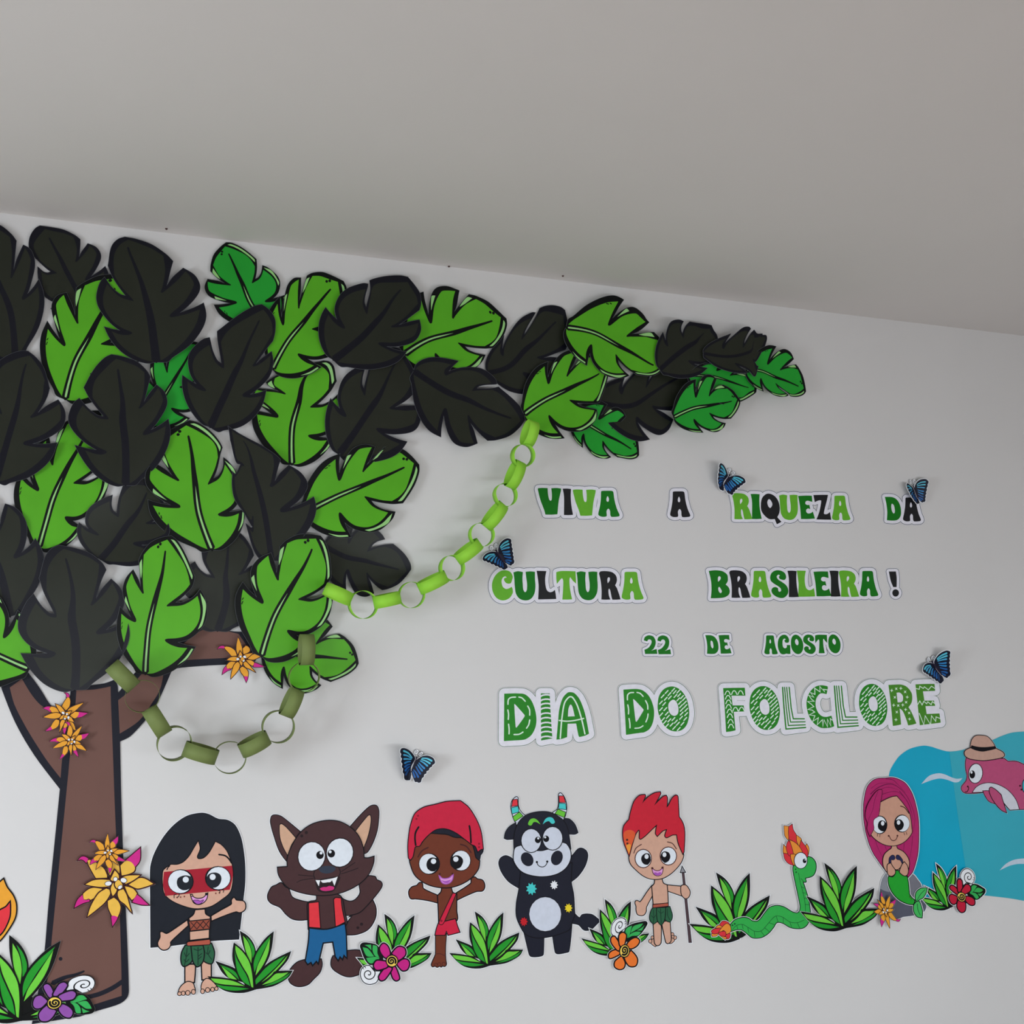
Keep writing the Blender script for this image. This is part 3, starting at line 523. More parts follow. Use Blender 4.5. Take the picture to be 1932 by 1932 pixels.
def head():
    a = A_().f('Sd', '375,900 430,780 500,720 560,640 640,580* 760,590 870,600 960,635 1050,640* 1180,715 1215,800 1240,900 1290,940* 1270,1050 1170,1170 1020,1255 860,1290 680,1270 540,1210 440,1120 390,1000', 10)
    a.l('Sl', '480,890 530,810 615,762', 16); a.l('Sl', '1040,720 1120,750 1180,830', 16)
    a.f('Mp', '765,1145* 800,1175 850,1180 900,1165 940,1130* 930,1180 900,1220 850,1238 800,1220', 9, 'Mv').f('Mv', '790,1195 830,1205 870,1200 915,1188 880,1228 830,1230', 0); a.e('Sl', 768, 1112, 14); a.e('Sl', 935, 1108, 14); return a
hd = F.part('head', head())
F.part('eye', A_().e('K', 630, 980, 142, 142).e('Ew', 622, 978, 125, 132).f('K', '735,905* 765,950 760,1010 700,1078* 650,1075 605,1040 592,985 610,930 660,895').e('Ew', 685, 945, 35), sub=hd)
F.part('eye', A_().e('K', 1042, 937, 138, 138).e('Ew', 1048, 935, 122, 130).f('K', '930,890* 970,868 1020,870 1065,905 1075,955 1040,1025 975,1050* 920,1010 905,950').e('Ew', 980, 917, 35), sub=hd)
F.part('cap', A_().f('Cp', '450,310 560,235 720,195 860,160 1040,150* 1150,240 1250,400 1310,560 1338,780* 1310,785 1272,815* 1240,745 1190,720* 1100,650 1000,575 900,525 800,507 700,530 600,610 530,690 500,738 460,742* 435,760 410,880 380,922* 360,900 352,740 370,550 400,420', 9)
    .l('K', '490,490 450,560 440,640 450,735', 20).l('K', '1158,475 1172,560 1180,700', 20).e('Cd', 480, 343, 13).e('Cd', 460, 385, 13).e('Cd', 1287, 713, 14).e('Cd', 1287, 758, 14)); F.done()
grass((750, 1640, 9.333), 'g1 920,1480 g2 1030,1240 g3 1280,940 g4 1365,750 g5 1860,770 g6 2140,1120 g7 2205,1420 g0 1610,1695', 'paper grass tuft between the red capped boy and the black bull')
# ---------------------------------------------------------------- black bull
fr(910, 1480, 7)
F = Fig('bull_cutout', 'paper cut-out black bull with striped horns and small coloured flowers', 'figure', (1020, 1800))
F.part('tail', A_().f('Cb', '1190,1680* 1280,1765 1320,1725 1390,1715 1460,1730 1548,1800* 1460,1890* 1400,1920 1340,1915 1275,1850 1190,1830*', 8))
F.part('arm', A_().f('Cb', '520,1100* 410,1000 360,960 300,945 240,980 222,1050 260,1160 350,1280 490,1370*', 7))
F.part('arm', A_().f('Cb', '1110,1010* 1200,930 1260,860 1310,845 1370,880 1388,950 1350,1080 1260,1210 1160,1290*', 7))
fr(930, 1640, 7)
F.part('leg', A_().f('Cb', '410,820* 670,880* 662,1120 640,1140 560,1152 500,1145 480,1110', 7)); F.part('leg', A_().f('Cb', '790,870* 1040,700* 1025,900 1000,1080 970,1095 880,1112 835,1105 820,1060', 7))
fl = lambda c, x, y, r: ''.join('')
def blossom(a, c, x, y, r, a0=0):
    P = []
    for i in range(18):
        t = math.radians(a0+20*i); rr = r if i % 2 == 0 else r*0.68; P.append('%.1f,%.1f' % (x+rr*math.cos(t)*0.85, y+rr*math.sin(t)))
    return a.f(c, ' '.join(P), 4)
b = A_().f('Cb', '380,-60* 700,-60 1040,-80* 1030,170 1060,330 1072,540 1075,600 1040,700 1000,800 790,880* 670,900* 560,900 440,860 370,760 315,620 315,450 350,250', 8)
b.e('Cg', 690, 593, 210, 225, 0, 7)
for c, x, y, r in (('Cy', 508, 258, 86), ('W', 808, 208, 62), ('Ye', 998, 512, 62), ('Rd', 408, 692, 62)): blossom(b, c, x, y, r)
F.part('body', b)
fr(910, 1480, 7)
for h1, bands in (('440,500 400,400 380,290 400,210 450,165 470,185 470,270 500,350 560,410 590,430 460,545*', (('Vr', '405,205* 460,198* 465,275* 390,288*'), ('Cy', '385,312* 470,292* 480,360* 395,385*'), ('Gn', '405,430* 490,368* 532,415* 430,485*'))),
                  ('1010,180 1012,130 1035,115 1080,170 1108,250 1110,340 1090,420 1060,475* 930,390 990,330 1010,260', (('Vr', '1015,155* 1070,155* 1095,235* 1018,232*'), ('Cy', '1015,250* 1100,258* 1105,328* 1010,318*'), ('Gn', '1000,330* 1095,368* 1080,432* 965,385*')))):
    a = A_().f('Cg', h1, 7)
    for c, p in bands: a.f(c, p, 6)
    F.part('horn', a)
F.part('ear', A_().f('Cb', '440,510* 360,560 310,630 293,710* 330,725 440,715*', 6)); F.part('ear', A_().f('Cb', '1080,455* 1150,460 1220,530 1260,635* 1220,655 1120,650*', 6))
def head():
    a = A_().f('Cb', '425,900* 420,720 440,600 500,480 600,400 740,365 860,365 950,395 1060,470 1120,570 1145,700 1165,850* 1000,1150 600,1150', 7)
    a.f('Cg', '420,900 440,835 510,808* 600,890 700,880 790,880 870,860 960,850 1050,768* 1110,790 1160,880 1160,990 1100,1100 980,1180 800,1213 620,1190 500,1130 420,1010', 9)
    a.e('Cb', 592, 988, 78, 98, -32); a.e('Cb', 984, 970, 76, 100, 20)
    a.l('K', '722,1035 740,1070 785,1090 830,1075 858,1030', 9); a.e('K', 720, 1025, 15); a.e('K', 857, 1018, 15)
    a.f('Gn', '603,520 630,465 680,448 725,470 768,528* 715,498 675,500 650,538 620,540', 0).f('Cy', '797,528* 830,460 880,432 930,445 958,495 940,518 910,515 880,485 840,495', 0); return a
hd = F.part('head', head())
F.part('eye', A_().e('Cg', 645, 742, 128, 152, 0, 9).e('K', 733, 733, 40, 43).e('Ew', 738, 712, 14), sub=hd); F.part('eye', A_().e('Cg', 928, 712, 128, 150, 0, 9).e('K', 842, 718, 40, 43).e('Ew', 830, 698, 14), sub=hd); F.done()
grass((930, 1640, 7), 'g1 1172,915 g2 1275,785 g3 1415,535 g4 1480,400 g5 1820,430 g6 2035,700 g7 2060,850 g0 1640,1110', 'paper grass tuft behind the orange flower, touching the tail of the black bull', h=0.007)
round_flower((930, 1640, 7), 'p6 1720,840 p1 1930,945 p2 1882,1270 p3 1660,1315 p4 1535,1130 p5 1572,900 c 1738,1078 u 1665,760 l 2040,720', 'orange paper flower with spiral heart between the black bull and the fire haired boy', 0.012, 'Og')
# ---------------------------------------------------------------- fire haired boy with spear
PAL.update(Fh=('fire_hair_red', (206, 36, 56)), Fo=('fire_hair_orange', (226, 92, 52)), Ft=('fire_hair_tip', (240, 158, 62)), Sh=('spear_shaft', (78, 60, 66)), St=('spear_tip', (146, 146, 152)), Sn=('snake_green', (52, 176, 78)), Sln=('snake_line', (18, 72, 42)),
    Fl=('flame_red', (220, 52, 62)), Fa=('flame_orange', (234, 146, 56)), Mh=('mermaid_hair', (180, 40, 106)), Md=('mermaid_hair_dark', (116, 22, 74)), Ms=('mermaid_skin', (206, 156, 134)), Nv=('shell_navy', (40, 42, 82)), Mt=('tail_green', (36, 164, 48)), Mf=('fin_green', (70, 188, 94)),
    Ra=('rock_dark', (86, 88, 104), 0.6, 0.3, 0.10, 12), Rb=('rock_mid', (118, 118, 128), 0.6, 0.3, 0.08, 12), Rc=('rock_light', (136, 140, 148), 0.6, 0.3, 0.08, 12), Wt=('sea_blue', (8, 170, 204), 0.3, 0.3, 0.03, 4), Wu=('sea_blue_pale', (54, 174, 194), 0.28, 0.35, 0.03, 4), Wv=('wave_white', (198, 214, 230), 0.3, 0.5),
    Dp=('dolphin_pink', (190, 82, 124)), Dw=('belly_white', (214, 216, 226)), Ht=('hat_tan', (200, 160, 144)))
fr(1130, 1620, 9.333)
F = Fig('fire_boy_cutout', 'paper cut-out boy with spiky fire red hair holding a long spear', 'figure', (1250, 1785), h=0.002)
F.part('spear', A_().f('Sh', '1460,235* 1500,235* 1632,1478* 1582,1480*', 3).f('St', '1465,145* 1516,235* 1440,240*', 10), label='spear with dark shaft and grey point')
F.part('foot', A_().f('Sk', '955,1400* 1000,1540 940,1510 915,1470', 9).e('Sk', 940, 1388, 20, 24, 0, 9).e('Sk', 902, 1452, 24, 30, 0, 9))
F.part('foot', A_().f('Sk', '1255,1390* 1325,1420 1310,1460 1250,1490', 9).e('Sk', 1292, 1335, 24, 30, 0, 9).e('Sk', 1340, 1390, 24, 28, 0, 9).e('Sk', 1300, 1375, 18, 20, 0, 8))
F.part('leg', A_().f('Sk', '960,1120* 1088,1120* 1092,1300 1085,1480 1052,1520 1010,1520 982,1470', 12)); F.part('leg', A_().f('Sk', '1108,1120* 1245,1095* 1265,1400 1255,1460 1210,1490 1180,1460', 12))
F.part('arm', A_().f('Sk', '925,490* 940,640* 832,850 825,930 790,985 740,998 680,975 660,900 660,840 642,785 650,750 680,745 730,765 850,590', 11))
F.part('arm', A_().f('Sk', '1195,468* 1440,492* 1455,650* 1210,565*', 11).f('Sk', '1452,490 1490,467 1540,480 1592,560 1598,620 1570,680 1520,698 1462,640 1448,560', 11))
F.part('torso', A_().f('Sk', '990,360* 1105,360* 1130,435 1192,465* 1205,600 1212,775* 962,795* 937,490* 980,440', 12))
F.part('leaf_skirt', A_().f('Sg', '950,875 1020,870 1032,1000 1030,1090 960,1148* 902,1080 905,970', 10).f('Sg', '1165,865* 1245,850* 1285,980 1280,1060 1250,1112* 1190,1092 1160,1040', 10).f('Sg', '1020,870* 1168,865* 1162,1000 1142,1100 1095,1170* 1040,1100 1022,1000', 10)
    .l('Sv', '960,900 965,1030 955,1130', 9).l('Sv', '1085,880 1095,1140', 10).l('Sv', '1205,880 1210,1000 1250,1080', 9).l('Sv', '1045,920 1090,960 1140,930', 8).l('Sv', '925,1000 965,1040 1000,990', 8))
F.part('belt', A_().f('Bt', '955,812* 1213,786* 1218,812 1215,832* 955,860*', 9))
fr(1140, 1480, 9.333)
def head():
    a = A_().f('Sk', '440,1280 470,1080 560,860 700,740 930,680 1150,760 1290,900 1390,1220 1370,1330 1300,1440 1180,1560 1050,1640 930,1666 800,1655 680,1600 560,1500 470,1400', 11)
    a.l('Sl', '520,1210 560,1120 655,1055', 13); a.l('Sl', '1110,1012 1200,1040 1270,1135', 13)
    a.f('Mp', '845,1480* 880,1510 935,1525 990,1510 1032,1465* 1025,1530 1000,1585 935,1605 870,1570', 9, 'Sl').f('Mv', '868,1560 905,1548 940,1560 975,1545 1010,1560 970,1598 905,1598', 0); a.e('Sl', 845, 1475, 20); a.e('Sl', 1025, 1465, 20); return a
hd = F.part('head', head())
F.part('eye', A_().e('Sl', 687, 1305, 152, 170).e('Ew', 687, 1305, 137, 154).f('K', '790,1218* 815,1280 815,1350 770,1415* 715,1410 670,1375 650,1310 670,1250 730,1212').e('Ew', 745, 1270, 36, 42), sub=hd)
F.part('eye', A_().e('Sl', 1128, 1260, 152, 167).e('Ew', 1128, 1260, 137, 151).f('K', '1010,1205* 1050,1180 1100,1182 1145,1210 1163,1280 1130,1350 1065,1385* 1010,1330 992,1265').e('Ew', 1060, 1237, 34, 42), sub=hd)
HAIR = '438,1250* 410,1180 350,1020 330,870 350,730 440,620* 470,480 530,300 620,200 715,184* 722,200 665,340* 720,275 810,195 900,150 985,137* 988,165 875,375* 950,300 1040,215 1090,200* 1108,240 1098,410* 1140,360 1200,240 1265,193 1293,220 1312,570* 1370,660 1403,760 1413,900 1400,1180 1385,1215* 1310,1040 1280,882* 1200,885 1100,932 1072,900 1110,785* 1030,812 935,905* 908,860 932,700* 850,775 720,900 640,958 622,940 625,820 605,797 550,870 490,1050'
F.part('hair', A_().f('Fh', HAIR, 11).f('Fo', '345,850 450,800 545,860 500,1020 455,1160 436,1230* 400,1140 355,1010').f('Ft', '385,1080 430,1050 470,1070 436,1235* 415,1170').e('Sl', 402, 975, 20).e('Sl', 408, 1040, 19)); F.done()
grass((1290, 1530, 7), 'g1 80,1495 g2 162,1270 g3 365,990 g4 430,818 g5 868,830 g6 1132,1122 g0 720,1690', 'paper grass tuft behind the tail of the green snake, right of the spear', skip=(5,))
# ---------------------------------------------------------------- snake with flames
fr(1290, 1530, 7)
F = Fig('snake_cutout', 'paper cut-out green snake with a big eye and flames on head and tail', 'figure', (1480, 1770), h=0.009, margin=1.0)
b = A_().f('Sn', '620,1500* 680,1440 780,1410 850,1420 900,1455* 970,1460 1020,1420 1080,1340 1140,1275 1230,1252 1320,1270 1430,1335 1500,1350 1535,1320* 1540,1250 1510,1100 1480,960 1457,850 1447,740 1500,620 1640,602* 1700,628 1740,690 1740,780 1700,855 1600,885* 1612,935 1570,932* 1600,1020 1640,1150 1660,1260 1670,1350* 1640,1480 1580,1540 1490,1550 1400,1532 1310,1480 1230,1470 1180,1540 1120,1610 1040,1662 970,1676 900,1668 840,1620 770,1570 700,1565 625,1588*', 8)
b.l('Sln', '640,1570 700,1510 780,1500 860,1545 940,1590 1030,1580 1120,1480 1210,1390 1300,1400 1400,1465 1500,1475 1590,1440', 5); b.l('Sln', '1515,820 1540,950 1580,1100 1605,1240 1608,1335', 5)
for p in ('700,1512 712,1560', '770,1502 785,1560', '845,1540 860,1610', '930,1590 940,1665', '1015,1582 1065,1650', '1070,1545 1130,1595', '1125,1475 1195,1500', '1222,1392 1245,1465', '1315,1405 1312,1480', '1400,1465 1425,1535', '1500,1478 1530,1545', '1555,1000 1590,1022', '1565,1080 1610,1085', '1590,1150 1630,1152', '1600,1235 1655,1240', '1548,890 1580,930'): b.l('Sln', p, 5)
b.e('Sln', 1477, 770, 10); b.e('Sln', 1485, 808, 10); b.e('Sln', 643, 1510, 11); b.e('Sln', 674, 1492, 11)
F.part('body', b)
a = A_()
for c, p in (('Fa', '1325,197* 1390,206* 1386,300 1380,385* 1337,325'), ('Fl', '1388,208* 1432,178* 1445,250 1485,320 1490,400 1510,465* 1430,390 1393,375* 1385,290'), ('Fa', '1490,322* 1550,370 1547,430 1525,465* 1495,400'), ('Fa', '1625,437* 1652,490 1648,560 1630,600* 1610,470'), ('Fl', '1550,395* 1600,460 1635,530 1634,608* 1570,555 1525,480*'),
             ('Fa', '1320,447* 1360,500 1395,590* 1318,560'), ('Fl', '1320,560* 1400,585 1450,718* 1380,690 1335,630'), ('Fl', '1385,392* 1415,430 1440,510 1460,565* 1395,590 1357,500 1365,430'), ('Fa', '1400,385* 1470,420 1530,480 1560,560 1470,600 1440,510'), ('Fa', '1412,575* 1480,585 1460,715 1420,640')): a.f(c, p, 5, 'Eb')
F.part('flame', a)
a = A_()
for c, p in (('Fl', '470,1515* 510,1460 570,1465 600,1500 520,1535*'), ('Fa', '370,1622* 450,1615 430,1650 375,1655*'), ('Fl', '365,1588* 400,1560 490,1548* 450,1612 385,1618'), ('Fa', '420,1545* 460,1510 520,1540*'), ('Fa', '490,1560 560,1490 610,1515 618,1590 565,1625 530,1575 470,1605'), ('Fl', '460,1612 540,1592 552,1650 500,1655'), ('Fl', '560,1640 612,1620 600,1680 550,1685'), ('Fa', '490,1655* 565,1672 545,1695*')): a.f(c, p, 5, 'Eb')
F.part('flame', a)
F.part('eye', A_().e('Ew', 1545, 655, 83, 103, 0, 7).e('K', 1596, 660, 25, 30).e('Ew', 1604, 647, 9)); F.done()
grass((1500, 1600, 9.333), 'g1 100,1120 g2 205,850 g3 440,500 g4 520,270 g5 1085,325 g6 1390,712 g7 1480,1070 g0 870,1410', 'paper grass tuft between the green snake and the mermaid, over the neck of the snake', h=0.013, margin=0.6)
# ---------------------------------------------------------------- the sea, two glossy sheets
sea = thing('paper_sea', 'glossy blue paper sea with white wave marks behind the mermaid and the dolphin', 'paper sea', (1830, 1690))
fr(1656, 1370, 7)
A_().f('Wt', '150,640 250,440 340,350 450,290 600,258 700,270 800,302 900,330 975,336 1000,334* 1240,1932* 1300,2260* 600,2260* 560,2060 420,1960 300,1500 200,1000', 0).build('sheet', sea, 0.001, thick=0.0004)
A_().f('Wu', '945,336* 1050,327 1150,305 1300,255 1500,190 1650,125 1780,85 1932,72 2300,60* 2300,2354* 1932,2306 1750,2275 1410,2235* 1200,2240* 1168,1932 1030,985', 0).build('sheet', sea, 0.0016, thick=0.0004)
A_().f('Wv', '575,765* 640,690 700,645 800,622 880,635 960,670 1040,695 1118,688* 1070,735 1010,742 920,710 830,692 740,705 650,735').build('wave_mark', sea, 0.0023, thick=0.0002)
A_().f('Wv', '1610,1905* 1680,1830 1760,1780 1850,1755 2000,1745 2150,1760* 2000,1815 1850,1820 1740,1845').build('wave_mark', sea, 0.0023, thick=0.0002)
# ---------------------------------------------------------------- dolphin with hat
F = Fig('dolphin_cutout', 'paper cut-out pink dolphin with a tan hat, cut off by the right edge', 'figure', (1900, 1525), h=0.004, margin=0.3)
b = A_().f('Dp', '1170,420* 1160,500 1168,590 1182,650 1170,720 1115,790 1107,830 1130,868 1165,885* 1270,885 1395,872* 1500,880 1600,950 1660,1010 1745,1105* 1865,1097* 2300,1085* 2300,700* 2060,560 1932,510 1830,468 1720,468* 1670,430*', 7)
b.f('Dw', '1255,872* 1300,810 1380,765 1480,752 1600,780 1720,850 1820,970 1865,1097* 1745,1104* 1660,1000 1600,900 1480,860 1390,868*', 6)
b.l('Eb', '1185,790 1200,820 1180,865 1150,870', 9); b.e('Eb', 1188, 797, 12); b.e('Eb', 1880, 788, 13); b.e('Eb', 1897, 838, 13); b.e('Wu', 1985, 790, 75, 110, 0, 7)
F.part('body', b)
F.part('flipper', A_().f('Dp', '1392,858* 1480,862 1505,930 1542,1022* 1470,990 1420,920', 6)); F.part('flipper', A_().f('Dp', '1480,822 1500,810 1560,845 1628,910* 1640,960 1670,1050 1697,1138* 1640,1110 1570,1040 1510,950 1478,870', 7))
F.part('eye', A_().e('Ew', 1292, 625, 88, 126, 6, 7).e('K', 1248, 638, 38, 54, 0).e('Ew', 1238, 610, 14, 18))
F.part('hat', A_().f('Ht', '1222,300* 1240,190 1290,132 1370,125 1450,142 1520,220 1560,300*', 7).f('Ht', '1225,290* 1300,322 1400,335 1560,297* 1650,345 1670,385 1640,412 1500,440 1380,450 1230,432 1165,400 1147,350 1170,315', 8).f('K', '1237,252* 1320,272 1420,277 1548,264* 1563,298* 1480,320 1400,330 1300,318 1224,290*', 0)); F.done()
# ---------------------------------------------------------------- rock and mermaid
fr(1620, 1580, 9.333)
F = Fig('rock_cutout', 'grey paper rock under the mermaid, left of the blue sea', 'rock', (1700, 1735), h=0.004, margin=1.0)
F.part('rock_face', A_().f('Ra', '520,600 420,710 383,850 362,1050 362,1200 400,1320 560,1420 700,1430 780,1400* 1000,1368 1140,1315 1188,1240 1180,1150 1120,1000 1110,850 1040,740 950,640 700,560').f('Rc', '520,600* 420,710 385,905* 470,945 570,965* 700,960 700,600*').f('Rb', '700,560* 950,640 1040,740 1112,860* 1090,900 1000,980 980,1100 800,1000 700,800*')); F.done()
fr(1590, 1450, 9.333)
F = Fig('mermaid_cutout', 'paper cut-out mermaid with long magenta hair and a green fish tail', 'figure', (1700, 1710), h=0.008, margin=1.0)
a = A_().f('Mh', '770,1815* 640,1640 520,1450 430,1200 380,950 367,700 387,500 432,330 520,222 620,178 740,172 860,162 980,192 1110,272 1220,450 1290,680 1330,920 1335,1200 1320,1480 1270,1700 1220,1830 1155,1908* 1000,1700 900,1650', 8)
for p, w in (('490,450 600,350 760,280 900,285 1040,380 1150,520 1240,740 1270,900 1240,1120', 16), ('760,180 880,200 980,290 1100,420', 13), ('400,700 470,560 620,400 780,330 980,370', 12), ('500,350 640,260 900,260', 7), ('1230,1190 1210,1400 1170,1620', 8), ('570,1240 620,1400 700,1560', 8), ('745,1370 770,1430', 10), ('1080,1320 1070,1460', 10), ('690,455 850,410 980,420 1120,560 1210,780', 9), ('1000,400 1160,620 1240,900', 12)): a.l('Md', p, w, 4)
F.part('hair', a)
fr(1620, 1580, 9.333)
F.part('tail', A_().f('Mt', '655,560* 715,560* 740,640 800,680 850,690* 870,800 888,1000* 930,1060 980,1110 962,1176* 880,1170 740,1110 620,1000 540,850 525,700 600,700 650,640', 11).l('Eb', '895,1030 905,1060', 9).l('Eb', '920,1070 930,1090', 9))
F.part('fin', A_().f('Mf', '1020,1140* 1000,1050 1022,960 1100,900 1203,893* 1180,980 1130,1060 1070,1090*', 10).l('Sln', '1025,1110 1090,1000 1170,920', 8)); F.part('fin', A_().f('Mf', '1015,1135* 972,1200 975,1300 1030,1390 1112,1412* 1117,1300 1088,1180 1062,1125*', 10).l('Sln', '1030,1170 1045,1280 1085,1370', 8))
fr(1590, 1450, 9.333)
b = A_().f('Ms', '865,1350* 942,1350* 960,1410 1060,1465 1135,1555 1167,1650 1155,1780* 1100,1800 940,1785 850,1790 770,1812* 720,1720 712,1600 740,1510 800,1450 860,1405', 10)
b.l('K', '850,1690 870,1740 940,1783 1000,1760 1040,1700', 12)
b.f('Nv', '812,1665* 820,1575 868,1527 908,1540 915,1590 880,1608 852,1600 850,1672*', 5).f('Nv', '937,1570 950,1527 990,1532 1050,1610 1052,1685* 1010,1612 962,1600', 5)
F.part('torso', b)
F.part('hand', A_().f('Ms', '785,1730 800,1685 845,1672* 870,1720 918,1790 915,1850 860,1890 800,1860', 10)); F.part('hand', A_().f('Ms', '1050,1690 1082,1650* 1130,1710 1150,1800 1130,1870 1080,1883 1010,1830 1012,1780', 10))
def head():
    a = A_().f('Ms', '660,600* 780,537 870,502 950,490* 1060,620 1160,770 1195,900 1210,1050 1215,1120 1170,1200 1080,1290 960,1345 870,1357 760,1345 640,1290 540,1210 500,1160* 500,950 640,800', 9)
    a.l('Sl', '1015,660 1090,690 1165,790', 14); a.l('Sl', '820,1190 850,1250 890,1270 935,1250 965,1190', 11); a.e('Sl', 808, 1185, 16); a.e('Sl', 962, 1182, 16)
    for p in ('612,1150 608,1195', '655,1160 650,1205', '1075,1130 1090,1170', '1115,1120 1130,1165'): a.l('Sl', p, 8)
    return a
hd = F.part('head', head())
F.part('eye', A_().e('K', 655, 992, 130, 163).e('Ew', 648, 992, 118, 148).f('K', '735,925* 775,980 770,1050 735,1108* 680,1100 630,1060 618,1000 640,935 690,912').e('Ew', 702, 965, 30, 40), sub=hd)
F.part('eye', A_().e('K', 1042, 968, 137, 158).e('Ew', 1050, 968, 124, 143).f('K', '935,915* 980,893 1030,905 1070,960 1072,1010 1040,1070 985,1092* 935,1040 915,970').e('Ew', 982, 950, 30, 40), sub=hd)
F.part('fringe', A_().f('Mh', '690,385 600,400 480,560 420,700 400,850 440,960 430,1060 480,1190* 520,1110 547,1050 535,960 550,890 625,830 648,700 660,600*', 6).l('Md', '620,400 560,560 530,720 460,880 450,960', 8, 4)); F.done()
grass((1656, 1500, 7), 'g4 770,905 g3 730,1025 g5 1035,940 g2 615,1200 g1 570,1350 g0 940,1495', 'paper grass tuft in front of the blue sea, behind the crimson flower', h=0.007, skip=(5, 2))
round_flower((1656, 1500, 7), 'p6 1215,1205 p1 1275,1440 p2 1100,1545 p3 958,1400 p4 970,1200 p5 1080,1110 c 1105,1345 u 1190,1085 l 1418,1290', 'crimson paper flower with white curl at the lower edge of the blue sea', 0.012, 'Cr')
star((1620, 1580, 9.333), 'C 475,1290 P3 615,1265 P2 735,1440 P1 545,1590 P11 405,1570 P10 355,1360 P9 270,1310 P8 265,1170 P7 330,1095 P6 400,955 P5 545,1030 P4 650,1090', 'spiky orange flower beside the grey rock, under the mermaid', 0.018, 'Or')
# ---------------------------------------------------------------- lettering
PAL.update(Tg_=('letter_green', (22, 118, 26), 0.45, 0.16), Tl=('letter_lime', (104, 180, 48), 0.45, 0.16), Tk=('letter_black', (34, 34, 36), 0.45, 0.16), To=('letter_outline', (92, 98, 98)), Tp=('letter_paper', (232, 231, 240), 0.45, 0.16), Tq=('letter_outline_green', (118, 136, 110)),
    Ts=('pattern_green', (38, 134, 32), 0.45, 0.16), Tr=('pattern_olive_green', (74, 140, 42), 0.45, 0.16), Tm=('pattern_mark', (222, 242, 226), 0.45, 0.16))
def grow_round(Q, d):
    """offset outwards with rounded corners"""
    s = -1 if area2(Q) > 0 else 1
    keep = np.linalg.norm(Q - np.roll(Q, 1, 0), axis=1) > 1e-6; Q = Q[keep]
    a = Q - np.roll(Q, 1, 0); b = np.roll(Q, -1, 0) - Q; out = []
    for i in range(len(Q)):
        ta = math.atan2(a[i, 1], a[i, 0]); tb = math.atan2(b[i, 1], b[i, 0]); turn = (tb-ta+math.pi) % (2*math.pi) - math.pi
        na = ta + s*math.pi/2
        if turn*s < -0.3:
            k = max(2, int(abs(turn)/0.35))
            for j in range(k+1): t = na + turn*j/k; out.append(Q[i] + d*np.array([math.cos(t), math.sin(t)]))
        else:
            t = na + turn/2; c = max(0.5, math.cos(turn/2)); out.append(Q[i] + d/c*np.array([math.cos(t), math.sin(t)]))
    return np.array(out)
